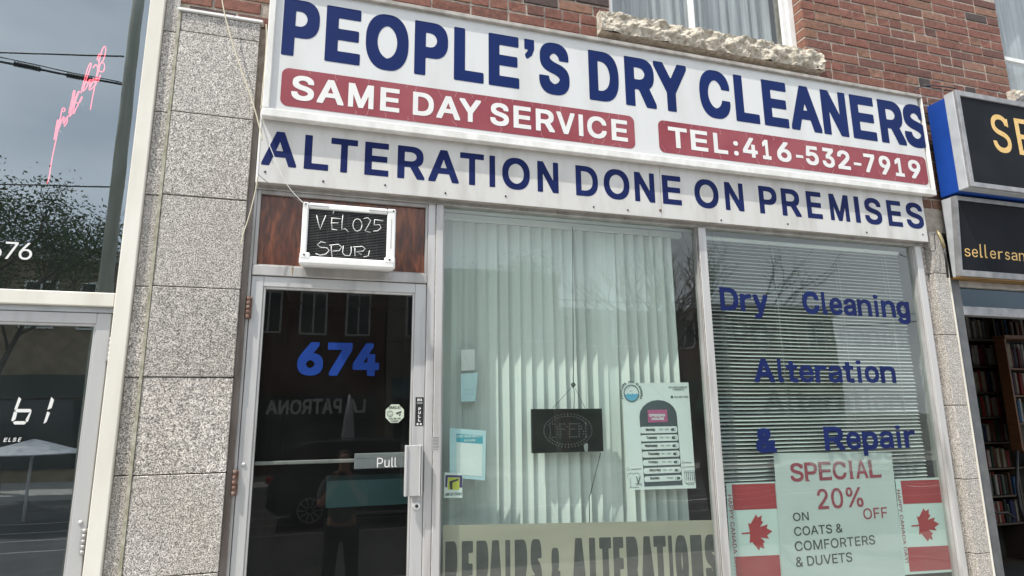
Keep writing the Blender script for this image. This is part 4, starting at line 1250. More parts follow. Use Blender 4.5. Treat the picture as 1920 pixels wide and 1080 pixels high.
poly('yellow_print', [zn(68, 862), zn(140, 864), zn(138, 940), zn(66, 938)], YS-.0012, mat('yellow_ink', (.52, .52, .06), .6), ys_)
poly('hand_print', [zn(76, 885), zn(134, 868), zn(134, 880), zn(96, 895), zn(96, 938), zn(80, 936)], YS-.0022, M['charcoal'], ys_)
mb = MB(); nt_('ASK US TODAY', 50, 155, 960, 978, YS-.0012, .02); mb.build('lettering', M['inkgreen'], ys_)
CYY = .13
c1_ = poly('white_card', [zn(150, 55), zn(236, 50), zn(236, 182), zn(152, 186)], CYY, M['white']); tag(c1_, 'upper of two blank white cards fixed one above the other behind the window', 'card')
c2_ = poly('white_card', [zn(148, 205), zn(256, 198), zn(240, 378), zn(150, 382)], CYY, M['bluepaper']); tag(c2_, 'lower of two small cards behind the window, with faint dots', 'card')
mb = MB()
for r_ in range(2):
    for q_ in range(3):
        x, z = at(*zn(178+q_*22, 305+r_*28), CYY); mb.cyl((x, CYY-.0009, z), (0, -1, 0), .004, .0006, 8)
mb.build('printed_dots', M['lightgrey'], c2_)

# repairs banner
RY = .055
rb = thing('repairs_banner', 'tan banner reading REPAIRS & ALTERATIONS across the foot of the blinds window', 'banner', (1.4, RY, -1.2))
bx_0, bz_1 = at(831, 985, RY); bx_1 = at(1345, 975, RY)[0]; bz_1 = (bz_1+at(1345, 975, RY)[1])/2
bzl, bzr = at(831, 985, RY)[1], at(1345, 975, RY)[1]; bsl = (bzr-bzl)/(bx_1-bx_0)
MB().prism([(bx_0, FB+.07), (bx_1, FB+.07), (bx_1, bzr), (bx_0, bzl)], RY, RY+.002).build('sheet', M['bannerpaper'], rb)
z8 = lambda a, b: (a/2.843+820, b/2.843+700)
lz1_ = at(*z8(60, 895), RY)[1]; lz0_ = lz1_-.30
spr = []
for c, a, b in (('R', 42, 108), ('E', 130, 190), ('P', 208, 272), ('A', 275, 345), ('I', 362, 388), ('R', 412, 480), ('S', 495, 555), ('&', 605, 655),
                ('A', 715, 790), ('L', 808, 858), ('T', 862, 925), ('E', 935, 990), ('R', 1005, 1068), ('A', 1080, 1150), ('T', 1150, 1215), ('I', 1228, 1248), ('O', 1262, 1330), ('N', 1345, 1405), ('S', 1418, 1485)):
    spr.append((c, a/2.843+820, b/2.843+820))
mbk = MB()
for c, a, b in spr:
    zt2 = at(a, 1010, RY)[1]
    zt2 = lz1_+(-.0 if c != '&' else -.05)
    xa = atx(a, zt2-.06, RY); xb = atx(b, zt2-.06, RY)
    fit(mbk, c, xa, xb, lz0_, zt2, RY, bold=.04, T=lambda x, z: (x, z+(x-bx_0)*bsl))
mbk.build('lettering', M['charcoal'], rb)

# special-offer poster
PY = .055
z10 = lambda a, b: (a/3.84+1340, b/3.84+820)
spz = thing('special_poster', 'pale green SPECIAL 20% OFF poster between the two flags in the right window', 'poster', (3.3, PY, -1.1))
P = [at(1450, 849.5, PY), at(1671, 848.5, PY)]
MB().prism([(P[0][0], P[0][1]), (P[1][0], P[1][1]), (at(1697, 1080, PY)[0], -1.15), (at(1466, 1080, PY)[0], -1.15)], PY-.001, PY).build('sheet', mat('pale_green_paper', (.43, .48, .46), .55, c2=(.47, .52, .50), scale=2), spz)
def wt(txt, a, b, c, d, m, bold=.0, slab=False):
    x0, z1 = at(*z10(a, c), PY); z0 = at(*z10(a, d), PY)[1]; zc = (z0+z1)/2
    x0 = atx(z10(a, 0)[0], zc, PY); x1 = atx(z10(b, 0)[0], zc, PY)
    if slab: return slabword('lettering', txt, x0, x1, z0, z1, PY-.0015, m, spz, bold=.022, ser=.30, st=.06, widths=dict(I=.6, C=1.1))
    return text('lettering', txt, x0, x1, z0, z1, PY-.0015, m, spz, bold=bold)
wt('SPECIAL', 538, 1198, 185, 322, M['redprint'], slab=True)
wt('20%', 738, 1065, 372, 522, M['redprint'], .014); wt('OFF', 1068, 1240, 512, 592, M['redprint'], .008)
wt('ON', 562, 675, 543, 605, M['inkgreen'], .012); wt('COATS &', 570, 918, 645, 712, M['inkgreen'], .012); wt('COMFORTERS', 575, 1152, 750, 822, M['inkgreen'], .012); wt('& DUVETS', 583, 988, 862, 935, M['inkgreen'], .012)
# crumpled tape film over the sheet, whitened to stand in for a glare streak
mt = bpy.data.materials.new('glare_tape'); mt.use_nodes = True
b_ = mt.node_tree.nodes['Principled BSDF']; b_.inputs['Base Color'].default_value = (.8, .85, .83, 1); b_.inputs['Roughness'].default_value = .12; b_.inputs['Alpha'].default_value = .13
rg = random.Random(4); v = []; f = []
ntp = 14
for i in range(ntp+1):
    for j in range(8):
        a = 690+i*40+rg.uniform(-6, 6); b2 = (165+j*11 if True else 0)+(6*math.sin(i))
        x, z = at(*z10(a, b2), PY-.004); v.append((x, PY-.005-rg.uniform(0, .008), z))
for i in range(ntp):
    for j in range(7): f.append((i*8+j, (i+1)*8+j, (i+1)*8+j+1, i*8+j+1))
MB().add(v, f).build('glare_tape', mt, spz)

LEAF = [(0, 1), (.19, .63), (.38, .74), (.28, .20), (.53, .46), (.60, .33), (.88, .38), (.78, .12), (.95, .02), (.47, -.38), (.53, -.54), (.045, -.46), (.035, -1.0)]
LEAF = LEAF+[(-x, z) for x, z in LEAF[::-1] if x > 0]
def flag(label, paper, t0, t1, leaf, txt):
    """t0, t1: the two red fields, leaf: stem column, tip column, top row, bottom row, all pixels"""
    Y = PY+.004
    fl = thing('flag_poster', label, 'flag', (at(*z10(*paper[3]), Y)[0], Y, at(*z10(*paper[3]), Y)[1]), group='flag posters in the right window')
    poly('sheet', [z10(*p) for p in paper], Y, mat('flag_paper', (.46, .55, .52), .55, c2=(.5,.59,.56), scale=3), fl)
    for q in (t0, t1): poly('red_field', [z10(*p) for p in q], Y-.001, M['flagred'], fl)
    s, t, a, b = leaf
    x0, zc = at(*z10(s, (a+b)/2), Y); x1 = at(*z10(t, (a+b)/2), Y)[0]
    za, zb = at(*z10((s+t)/2, a), Y)[1], at(*z10((s+t)/2, b), Y)[1]
    cx_, hw, hh_ = (x0+x1)/2, (x1-x0)/2, (za-zb)/1.9
    zc = (za+zb)/2
    MB().prism([(cx_+z_*hw, zc+x_*hh_) for x_, z_ in LEAF], Y-.002, Y-.001).build('maple_leaf', M['flagred'], fl)
    (ax_, ay_), (bx_, by_) = txt
    p0 = at(*z10(ax_, ay_), Y); p1 = at(*z10(bx_, by_), Y)
    L_ = math.hypot(p1[0]-p0[0], p1[1]-p0[1]); an = math.atan2(p1[1]-p0[1], p1[0]-p0[0])
    mb = MB()
    fit(mb, 'HAPPY CANADA DAY!', 0, L_, 0, .030, Y-.001, bold=.01, T=lambda x, z: (p0[0]+x*math.cos(an)-z*math.sin(an), p0[1]+x*math.sin(an)+z*math.cos(an)))
    mb.build('lettering', M['redprint'], fl)
flag('HAPPY CANADA DAY flag poster right of the special offer sheet', [(1300, 300), (1640, 288), (1712, 968), (1365, 990)],
     [(1338, 312), (1628, 303), (1648, 470), (1358, 480)], [(1388, 792), (1688, 778), (1705, 950), (1405, 968)], (1415, 1617, 510, 752), ((1309, 378), (1372, 905)))
flag('HAPPY CANADA DAY flag poster left of the special offer sheet', [(82, 330), (445, 318), (500, 1190), (125, 1200)],
     [(122, 340), (433, 330), (447, 512), (135, 525)], [(148, 860), (466, 847), (480, 1030), (160, 1045)], (193, 415, 555, 815), ((92, 415), (148, 985)))

# ================================================================== neighbouring shop on the left
nl = thing('neighbour_shopfront', 'neighbouring glass shopfront with cream metal posts left of the granite pier', 'shopfront', (-1.8, .03, GROUND))
cm = M['cream_metal']
box('post', cm, nl, -1.008, -.934, -.03, .08, -1.62, 4.4, .004)
box('transom_bar', cm, nl, -4.6, -1.0095, -.024, .08, .535, .604, .004)
box('transom_stop', M['lightgrey'], nl, -4.6, -1.0095, .004, .08, .508, .534, .002)
box('post', cm, nl, -4.7, -4.601, -.03, .08, -1.62, 4.4, .004)
np_ = box('pane', M['glass_left'], nl, -4.6, -1.009, .040, .046, .604, 4.4, .001)
box('pane', M['glass_left'], nl, -4.6, -1.98, .040, .046, -1.6, .505, .001)
mb = MB(); Yd = .0395
x0 = X(-15, 470, Yd); z1, z0 = Z(45, 455, Yd), Z(45, 487, Yd); zz = (z0+z1)/2
for ch, a, b in (('6', -22, 4), ('7', 9, 33), ('6', 36, 61)): fit(mb, ch, atx(a, zz, Yd), atx(b, zz, Yd), z0, z1, Yd, bold=.002)
mb.build('house_number', M['white'], np_)
nlr = thing('neighbour_interior', 'dark interior behind the neighbouring shopfront on the left', 'room', (-2.5, 2, GROUND))
for a in ((-4.7, -.95, 3.4, 3.5, -1.6, 4.4), (-4.8, -4.7, .08, 3.5, -1.6, 4.4), (-.95, -.9, .09, 3.5, -1.6, 4.4), (-4.7, -.95, .09, 3.5, 4.4, 4.5), (-4.7, -.95, .09, 3.5, -1.7, -1.601)):
    MB().box(*a).build('room_wall', M['roomwall'] if a[1] == -.9 else M['darkwall'], nlr)
MB().box(-4.9, -.9, -.03, .09, 4.4, 5.6).build('upper_wall', M['mortar'], nlr)
nd = thing('neighbour_door', 'pale metal framed door with segment digits 61 left of the granite pier', 'door', (-1.6, .05, -1.6))
def nbx(name, m, *a, b=.003): return box(name, m, nd, *a, b)
nx0, nx1, ng = -1.96, -1.024, -1.097
nbx('stile', M['alu_door'], ng+.010, nx1, .008, .055, -1.6, .505)
nbx('stile', M['alu_door'], nx0, nx0+.07, .008, .055, -1.6, .505)
nbx('top_rail', M['alu_door'], nx0+.0705, ng+.0095, .0085, .055, .452, .505)
nbx('bottom_rail', M['alu_door'], nx0+.0705, ng+.0095, .0085, .055, -1.6, -1.3)
mb = MB(); mb.bbox(ng, ng+.0095, .014, .05, -1.3, .4515, .002); mb.bbox(nx0+.071, ng-.0005, .014, .05, .440, .4515, .002); mb.build('glazing_bead', M['alu'], nd)
ndp = nbx('pane', M['glass_left'], nx0+.07, ng, .036, .042, -1.3, .44, b=.001)
hinge(211, 632, 678, nd, .0, M['alu_dull']); hinge(161, 990, 1040, nd, .0, M['alu_dull'])
x, z = at(151, 980, .008); MB().cyl((x, .008, z), (0, -1, 0), .012, .006, 14, .009).build('bolt', M['alu'], nd)
zd = lambda a, b: (a/4.154, b/4.154+540)
mb = MB(); Yd = .0355
for seg in ([(147, 848), (165, 866), (135, 942), (111, 949)], [(116, 955), (133, 942), (236, 942), (248, 957), (232, 968), (130, 968)], [(110, 962), (134, 972), (122, 1020), (103, 1038), (88, 1034)],
            [(246, 962), (230, 972), (200, 1025), (203, 1045), (218, 1040)], [(102, 1046), (118, 1037), (190, 1037), (205, 1048), (190, 1063), (112, 1063)],
            [(400, 848), (421, 872), (402, 935), (369, 949)], [(368, 962), (390, 972), (362, 1044), (339, 1057)]):
    mb.prism([at(*zd(*p), Yd) for p in seg], Yd-.001, Yd)
mb.build('segment_digits', M['white'], ndp)
mb = MB(); z1, z0 = Z(8, 821, Yd), Z(8, 828.5, Yd)
for ch, a, b in (('E', 7, 13), ('L', 16, 21), ('S', 24, 30), ('E', 34, 39)): fit(mb, ch, atx(a, z0, Yd), atx(b, z0, Yd), z0, z1, Yd, bold=.02, shear=.2)
mb.build('lettering', M['white'], ndp)
# neon script
NEY = .22
ne = thing('neon_sign', 'thin pink neon script climbing diagonally behind the upper left window', 'neon sign', (at(90, 345, NEY)[0], NEY, at(90, 345, NEY)[1]))
zq = lambda a, b: (a/3.6, b/3.6+60)
neon = [[(318, 1022), (330, 985), (345, 880), (385, 700), (392, 640), (398, 600)],
        [(366, 728), (378, 660), (388, 600), (392, 590), (386, 640), (372, 720)], [(372, 660), (400, 585), (412, 580), (402, 640), (392, 665), (412, 600), (425, 570), (436, 575), (426, 630), (440, 600), (452, 575)],
        [(398, 640), (420, 520), (430, 512), (441, 520), (438, 540), (420, 540)], [(430, 635), (455, 605), (450, 570), (470, 560), (482, 520)],
        [(462, 545), (480, 470), (500, 395), (508, 395), (490, 480), (475, 545)], [(478, 548), (500, 470), (525, 400), (536, 397), (520, 440), (500, 500)],
        [(470, 570), (490, 540), (505, 480), (520, 475), (530, 492), (505, 530), (495, 560), (510, 515)], [(530, 485), (545, 455), (556, 430), (548, 460), (535, 480)],
        [(548, 415), (570, 330), (600, 220), (622, 207), (605, 260), (575, 350), (560, 400)], [(560, 400), (585, 370), (600, 320), (612, 318), (600, 380), (620, 360), (632, 310)],
        [(575, 345), (600, 330), (640, 335), (655, 345), (610, 395), (598, 390), (625, 340)], [(610, 525), (625, 440), (645, 340), (662, 250), (685, 130), (700, 95), (712, 98), (716, 120), (700, 190), (685, 205)],
        [(640, 350), (660, 290), (672, 215), (695, 205), (710, 225), (700, 262), (680, 272), (660, 250)], [(655, 190), (668, 145), (690, 150)], [(630, 245), (650, 215), (662, 250), (640, 330), (665, 340), (680, 290)],
        [(600, 335), (625, 318), (650, 325), (672, 300)], [(662, 195), (680, 150), (690, 120)]]
for st in neon:
    pts = [(at(*zq(*p), NEY)[0], NEY+random.uniform(-.006, .006), at(*zq(*p), NEY)[1]) for p in st]
    # smooth the polyline
    P_ = [Vector(p) for p in pts]
    for _ in range(2):
        Q = [P_[0]]
        for a, b in zip(P_[:-1], P_[1:]): Q += [a*.75+b*.25, a*.25+b*.75]
        Q.append(P_[-1]); P_ = Q
    MB().tube(P_, .0026, 6).build('neon_tube', M['neon'], ne)
for px, py in ((112, 245), (150, 190), (185, 120)):
    x, z = at(px, py, NEY); MB().tube([(x, NEY, z), (x, NEY+.05, z)], .004, 6).build('tube_support', M['lightgrey'], ne)
MB().bbox(at(85, 300, NEY)[0], at(215, 100, NEY)[0], NEY+.05, NEY+.056, at(150, 300, NEY)[1], at(150, 200, NEY)[1]-.0, .001).build('clear_backing', M['glass_dark'], ne) if False else None

# ================================================================== bookshop on the right
bsx = 4.60
us = thing('bookshop_sign', 'upper black box sign with gold SE letters, blue side and grey frame', 'shop sign', (5.8, -.1, 1.63))
UF = -.27; uz0, uz1 = 1.632, 2.425
box('blue_side', M['bluebox'], us, bsx, 7.6, -.18, -.03, uz0-.005, uz1-.02, .003)
box('side_band', M['lightgrey'], us, bsx-.004, 7.6, UF+.014, -.1805, uz0, uz1, .004)
mb = MB(); ring_w = .034
mb.bbox(bsx-.004, bsx+ring_w, UF-.012, UF+.0135, uz0, uz1, .004); mb.bbox(bsx+ring_w+.0005, 7.6, UF-.011, UF+.0135, uz0, uz0+.040, .004); mb.bbox(bsx+ring_w+.0005, 7.6, UF-.011, UF+.0135, uz1-.045, uz1, .004)
mb.build('frame', M['signgrey'], us)
box('face_panel', M['blacksign'], us, bsx+ring_w, 7.6, UF, UF+.0136, uz0+.038, uz1-.043, .001)
UZ = UF-.0005
z1, z0 = Z(1875, 217, UZ), Z(1880, 285, UZ)
xS = X(1858, 250, UZ); lw = X(1893, 250, UZ)-xS
slabword('lettering', 'S', xS, xS+lw*1.05, z0-.006, z1+.006, UZ, M['gold'], us, bold=.008, st=.05)
xE = X(1903, 250, UZ)
slabword('lettering', 'ELLERS', xE, xE+lw*6.6, z0, z1, UZ, M['gold'], us, bold=.006, ser=.24, st=.05)
lsn = thing('bookshop_sign', 'lower black sloping sign board with small gold sellersan lettering', 'shop sign', (5.8, -.1, .98))
ty0, ty1, tz0, tz1 = -.085, -.140, 0.985, 1.605
LX = bsx+.004
def slope(x0, x1, u0, u1, w0, w1):
    """a slab on the sloping face: u along the height 0..1, w = proud of it"""
    d = Vector((0, ty1-ty0, tz1-tz0)); nrm = Vector((0, -d.z, d.y)).normalized()
    v = []
    for x in (x0, x1):
        for w_ in (w0, w1):
            for u in (u0, u1):
                p = Vector((x, ty0, tz0))+d*u+nrm*w_; v.append(p)
    f = [(0, 1, 3, 2), (4, 6, 7, 5), (0, 4, 5, 1), (2, 3, 7, 6), (0, 2, 6, 4), (1, 5, 7, 3)]
    return v, f
MB().add(*slope(LX+.014, 7.6, .075, .95, -.02, .0)).build('face_panel', M['blacksign'], lsn)
mb = MB()
mb.add(*slope(LX-.006, LX+.014, 0, 1, -.03, .012)); mb.add(*slope(LX+.0145, 7.6, 0, .075, -.03, .011)); mb.add(*slope(LX+.0145, 7.6, .95, 1, -.03, .011))
mb.build('frame', M['signgrey'], lsn)
mb = MB(); mb.add([(LX-.004, ty0+.03, tz0), (LX-.004, -.03, tz0), (LX-.004, -.03, tz1), (LX-.004, ty1+.03, tz1), (7.6, ty0+.03, tz0), (7.6, -.03, tz0), (7.6, -.03, tz1), (7.6, ty1+.03, tz1)],
                  [(0, 1, 2, 3), (4, 7, 6, 5), (0, 4, 5, 1), (1, 5, 6, 2), (2, 6, 7, 3), (3, 7, 4, 0)])
mb.build('sign_case', M['lightgrey'], lsn)
mb = MB(); d = Vector((0, ty1-ty0, tz1-tz0)); nrm = Vector((0, -d.z, d.y)).normalized()
yL = ty0+(ty1-ty0)*.2-.003
for c, a, b, tall in (('s', 1808, 1819, 0), ('e', 1822, 1833, 0), ('l', 1837, 1842, 1), ('l', 1846, 1851, 1), ('e', 1856, 1867, 0), ('r', 1871, 1880, 0), ('s', 1884, 1893, 0), ('a', 1896, 1907, 0), ('n', 1910, 1921, 0), ('d', 1925, 1937, 1)):
    zb_ = Z(1808, 480.5, yL); h = .064
    xa, xb = atx(a, zb_+.02, yL), atx(b, zb_+.02, yL)
    n0 = len(mb.v); fit(mb, c, xa, xb, zb_, zb_+(h*1.65 if tall else h), yL, bold=.0)
    if c in 'lrn':
        for q in ((.5,) if c == 'l' else ((.12,) if c == 'r' else (.1, .9))):
            xm_ = xa+(xb-xa)*q; mb.add([(xm_-.012, yL-.0012, zb_), (xm_+.012, yL-.0012, zb_), (xm_+.012, yL-.0012, zb_+.005), (xm_-.012, yL-.0012, zb_+.005)], [(0, 1, 2, 3)])
for i, (x, y, z) in enumerate(mb.v):
    u = (z-tz0)/(tz1-tz0); p = Vector((x, ty0, tz0))+d*u+nrm*.0015; mb.v[i] = tuple(p)
mb.build('lettering', M['gold'], lsn)
bf = thing('bookshop_doorway', 'dark framed bookshop doorway under the black signs, right of the narrow pier', 'shopfront', (6, 0, GROUND))
box('post', mat('dark_grey_post', (.07, .075, .08), .5, c2=(.11, .115, .12), scale=10), bf, 4.575, 4.685, -.01, .07, -1.62, .985, .003)
box('transom_bar', M['signgrey'], bf, 4.686, 8.5, -.006, .07, .700, .770, .003)
box('soffit_board', M['ochre'], bf, 4.60, 8.5, -.09, .12, .972, .984, .002)
box('head_rail', M['trim_grey'], bf, 4.686, 8.5, .0, .07, .925, .971, .002)
box('pane', glass('transom_glass', gcol=(.6, .75, .9), tint=(.5, .58, .6), ior=1.5, wav=.1), bf, 4.686, 8.5, .035, .041, .770, .925, .001)
bi = thing('bookshop_interior', 'dark bookshop interior behind the doorway', 'room', (6, 2, GROUND))
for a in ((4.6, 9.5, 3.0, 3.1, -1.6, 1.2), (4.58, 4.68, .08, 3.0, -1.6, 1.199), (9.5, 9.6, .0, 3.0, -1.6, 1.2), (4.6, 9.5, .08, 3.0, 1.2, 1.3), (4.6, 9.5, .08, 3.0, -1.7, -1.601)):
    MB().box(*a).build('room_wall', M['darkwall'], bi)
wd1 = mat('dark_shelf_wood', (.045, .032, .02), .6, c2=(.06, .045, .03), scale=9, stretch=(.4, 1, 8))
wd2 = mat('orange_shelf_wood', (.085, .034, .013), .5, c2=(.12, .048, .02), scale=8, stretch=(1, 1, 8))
def case(label, wood, x0, x1, y, zs, top, nd_, dep=.26):
    t = thing('bookcase', label, 'bookcase', ((x0+x1)/2, y+dep/2, zs[-1]))
    for k in range(nd_+1):
        x = x0+(x1-x0)*k/nd_
        box('upright', wood, t, x-.012, x+.012, y, y+dep, zs[-1], top, .002)
    for z in zs:
        for k in range(nd_):
            a, b = x0+(x1-x0)*k/nd_, x0+(x1-x0)*(k+1)/nd_
            box('shelf', wood, t, a+.0125, b-.0125, y+.004, y+dep, z-.018, z, .002)
    box('back_board', M['darkwall'], t, x0, x1, y+dep+.001, y+dep+.008, zs[-1], top, .001)
    return t
zs1 = [.755, .455, .17, -.10, -.365, -.635, -.92, -1.20, -1.6]
case('tall dark bookcase filled with books, left one in the bookshop', wd1, 6.70, 7.86, 1.6, zs1, 1.10, 2)
zs2 = [.41, .126, -.16, -.44]
case('orange brown bookcase hung in front of the tall dark one', wd2, 6.945, 7.75, 1.28, zs2, .72, 1, .11)
box('cornice', wd2, bpy.data.objects['bookcase.001'], 6.933, 7.77, 1.27, 1.40, .721, .76, .002)
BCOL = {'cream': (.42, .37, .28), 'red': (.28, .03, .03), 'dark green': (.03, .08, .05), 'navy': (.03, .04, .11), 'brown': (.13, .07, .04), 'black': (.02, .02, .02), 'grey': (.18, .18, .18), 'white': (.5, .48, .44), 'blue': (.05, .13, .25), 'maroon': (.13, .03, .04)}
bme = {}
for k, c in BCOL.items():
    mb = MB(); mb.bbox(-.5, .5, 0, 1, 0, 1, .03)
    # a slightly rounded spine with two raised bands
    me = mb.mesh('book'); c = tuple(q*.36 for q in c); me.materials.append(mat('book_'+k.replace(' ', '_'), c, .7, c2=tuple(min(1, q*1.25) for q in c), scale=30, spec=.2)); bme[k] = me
ORD = ['top', 'second', 'third', 'fourth', 'fifth', 'sixth', 'seventh', 'eighth', 'ninth']
def fill(x0, x1, y, z, h, case_, row, part=''):
    x = x0; cnt = {}
    while x < x1-.03:
        t = random.uniform(.018, .042); hh = h*random.uniform(.68, .95)
        c = random.choice(list(BCOL)+['cream', 'white', 'brown', 'red'])
        if random.random() < .05: x += t; continue
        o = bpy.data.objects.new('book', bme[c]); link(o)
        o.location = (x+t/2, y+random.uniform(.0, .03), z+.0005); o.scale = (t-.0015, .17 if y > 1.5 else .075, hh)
        cnt[c] = cnt.get(c, 0)+1
        nth = ['leftmost', 'second', 'third', 'fourth', 'fifth', 'sixth', 'seventh', 'eighth'][cnt[c]-1]
        tag(o, f'{nth} {c} book from the left on the {row} shelf, {case_} case{part}', 'book', 'books on the bookshop shelves')
        x += t
for i, z in enumerate(zs1[:-1]):
    hgt = .28 if i == 0 else zs1[i-1]-z-.02
    fill(6.715, 7.262, 1.62, z, hgt, 'tall dark', ORD[i], ', left bay')
    if i == 0: fill(7.295, 7.84, 1.62, z, hgt, 'tall dark', ORD[i], ', right bay')
for i, z in enumerate(zs2[:3]):
    fill(6.96, 7.55, 1.30, z, (.72 if i == 0 else zs2[i-1])-z-.02, 'orange brown', ORD[i])
# a bentwood chair in the doorway gloom
ch = thing('wooden_chair', 'dark bentwood chair back standing before the bookshelves', 'chair', (7.0, 1.1, -1.6))
mb = MB(); 
def zB(a, b, Y): x, z = at(a/3.6+1780, b/3.6+780, Y); return (x, Y, z)
mb.tube([zB(262, 610, 1.1), zB(290, 640, 1.08), zB(330, 655, 1.06), zB(390, 650, 1.06), zB(440, 690, 1.08)], .012, 6)
mb.build('back_rail', M['black'], ch)
mb = MB(); mb.tube([zB(455, 230, 1.1), zB(458, 480, 1.1), zB(480, 610, 1.08), zB(515, 720, 1.06)], .016, 6); mb.build('curved_stay', M['black'], ch)
for dx, dy in ((0, 0), (.38, 0), (0, -.3), (.38, -.3)):
    MB().tube([(6.68+dx, 1.1+dy, -1.6), (6.70+dx, 1.1+dy, -1.05 if dy else zB(262, 610, 1.1)[2])], .014, 6).build('leg', M['black'], ch)
MB().bbox(6.66, 7.1, .78, 1.12, -1.06, -1.03, .01).build('seat', M['black'], ch)

# brass lamp end and cables between the signs
x, z = at(1768, 447, -.09)
bt = thing('brass_fitting', 'small brass conduit fitting hanging in the gap between the two shops signs', 'fitting', (x, -.05, z))
mb = MB().tube([(x-.006, -.06, z+.07), (x-.004, -.07, z+.03), (x, -.08, z-.02), (x+.004, -.085, z-.075)], [.006, .014, .013, .009], 12); mb.build('brass_cap', M['brass'], bt)
mb = MB().tube([(x+.004, -.085, z-.07), (x+.012, -.08, z-.16), (x+.03, -.06, z-.30)], .008, 8); mb.build('conduit', M['black'], bt)
def wire(label, pts, Y, r, m, name='cable'):
    P_ = []
    for p in pts:
        yy = p[2] if len(p) > 2 else Y
        q = at(p[0], p[1], yy); P_.append(Vector((q[0], yy, q[1])))
    for _ in range(2):
        Q = [P_[0]]
        for a, b in zip(P_[:-1], P_[1:]): Q += [a*.75+b*.25, a*.25+b*.75]
        Q.append(P_[-1]); P_ = Q
    o = MB().tube(P_, r, 6).build(name, m)
    return tag(o, label, 'cable')
cw = M['cream_wire']
wire('cream wire hanging from above across the granite pier to the sign corner', [(408, -60), (416, 0), (424, 40), (440, 95), (461, 155), (478, 205), (487, 240), (492, 263)], -.09, .0035, cw)
wire('short cream wire running down the left end of the light box sign', [(499, 46), (500, 70), (497, 120), (493, 160), (489, 205)], -.075, .0028, cw)
wire('thin grey wire from the fascia sign down to the air conditioner corner', [(505, 272), (516, 298), (530, 335), (552, 365), (572, 383)], -.13, .0022, M['trim_white'])
wire('thin dark wire from the fascia sign bolt to the air conditioner', [(484, 327), (505, 345), (525, 360), (555, 372), (572, 384)], -.12, .0018, M['brown_metal'])
wire('loose cream wire dangling from the fascia sign bolt over the pier edge', [(483, 330), (479, 360), (466, 410), (455, 440), (452, 458)], -.10, .0028, cw)
wire('black cable looping over the wall above the blue box sign', [(1714, 172), (1720, 164), (1740, 160), (1770, 162), (1792, 166)], -.03, .005, M['black'])
wire('black wire sagging from the fascia sign end to the pier', [(1729, 463), (1744, 470), (1754, 472), (1753, 455), (1752, 438)], -.07, .003, M['black'])

# ================================================================== the other side of the street (seen in the glass)
def mir(px, py, Yv):
    """real point whose mirror image in the shop glass lies Yv behind it at that pixel"""
    x, z = at(px, py, Yv); return Vector((x, .07-Yv, z))
bcols = [((.16, .07, .05), (.22, .10, .07)), ((.20, .15, .10), (.27, .21, .15)), ((.10, .05, .04), (.14, .07, .05)), ((.22, .20, .16), (.30, .27, .22)), ((.13, .07, .05), (.19, .10, .07)), ((.19, .16, .13), (.26, .22, .18))]
BD = ['dark red brick building across the street, far left of the row', 'tan brick building across the street opposite the neighbouring shop', 'dark brick building with LA PATRONA sign across the street',
      'pale stucco building across the street opposite the blinds window', 'brown brick building across the street with green awning', 'grey brown building across the street at the right end']
AW = [(.05, .10, .07), (.04, .05, .045), (.03, .03, .035), (.05, .14, .16), (.03, .09, .05), (.15, .12, .05)]
shopglass = mat('dark_shop_glass', (.03, .035, .04), .08)
for i in range(6):
    x0 = -19+7.1*i; x1 = x0+7.05; h = [5.9, 5.5, 5.3, 5.6, 4.2, 4.7][i]
    m = mat('far_wall', bcols[i][0], .9, c2=bcols[i][1], scale=3)
    b = thing('far_building', BD[i], 'building', ((x0+x1)/2, -20.4, GROUND))
    MB().box(x0, x1, -30, -20.42, GROUND, h).build('wall', m, b)
    MB().box(x0-.02, x1+.02, -20.42, -20.15, h-.3, h+.1).build('cornice', M['trim_grey'], b)
    for k in range(4):
        xa = x0+.7+k*1.6
        for zz in ([2.7] if h < 5 else [2.9]):
            w_ = MB().box(xa, xa+.95, -20.46, -20.36, zz, zz+1.6).build('window', M['trim_white'], b)
            MB().box(xa+.07, xa+.44, -20.362, -20.35, zz+.07, zz+1.53).build('pane', shopglass, w_)
            MB().box(xa+.51, xa+.88, -20.362, -20.35, zz+.07, zz+1.53).build('pane', shopglass, w_)
    fz = -.05 if i == 2 else .6
    MB().box(x0+.3, x1-.3, -20.44, -20.33, GROUND+.4, fz-.05).build('shop_window', shopglass, b)
    MB().box(x0+.2, x1-.2, -20.46, -20.2, fz, fz+.75).build('fascia', mat('far_fascia', AW[i], .7), b)
    mb = MB(); mb.add([(x0+.3, -20.2, .6), (x1-.3, -20.2, .6), (x1-.3, -19.0, .1), (x0+.3, -19.0, .1), (x0+.3, -20.2, .55), (x1-.3, -20.2, .55), (x1-.3, -19.0, -.05), (x0+.3, -19.0, -.05)],
                      [(0, 1, 2, 3), (4, 7, 6, 5), (0, 3, 7, 4), (1, 5, 6, 2), (3, 2, 6, 7), (0, 4, 5, 1)])
    if i in (0, 4): mb.build('awning', mat('far_awning', tuple(q*1.4 for q in AW[i]), .8), b)
fit_mb = MB(); fit(fit_mb, 'LA PATRONA', 1.55, -1.85, .06, .56, -20.2, th=-.03, bold=.03)
lpb = fit_mb.build('lettering', M['white'], bpy.data.objects['far_building.002'])

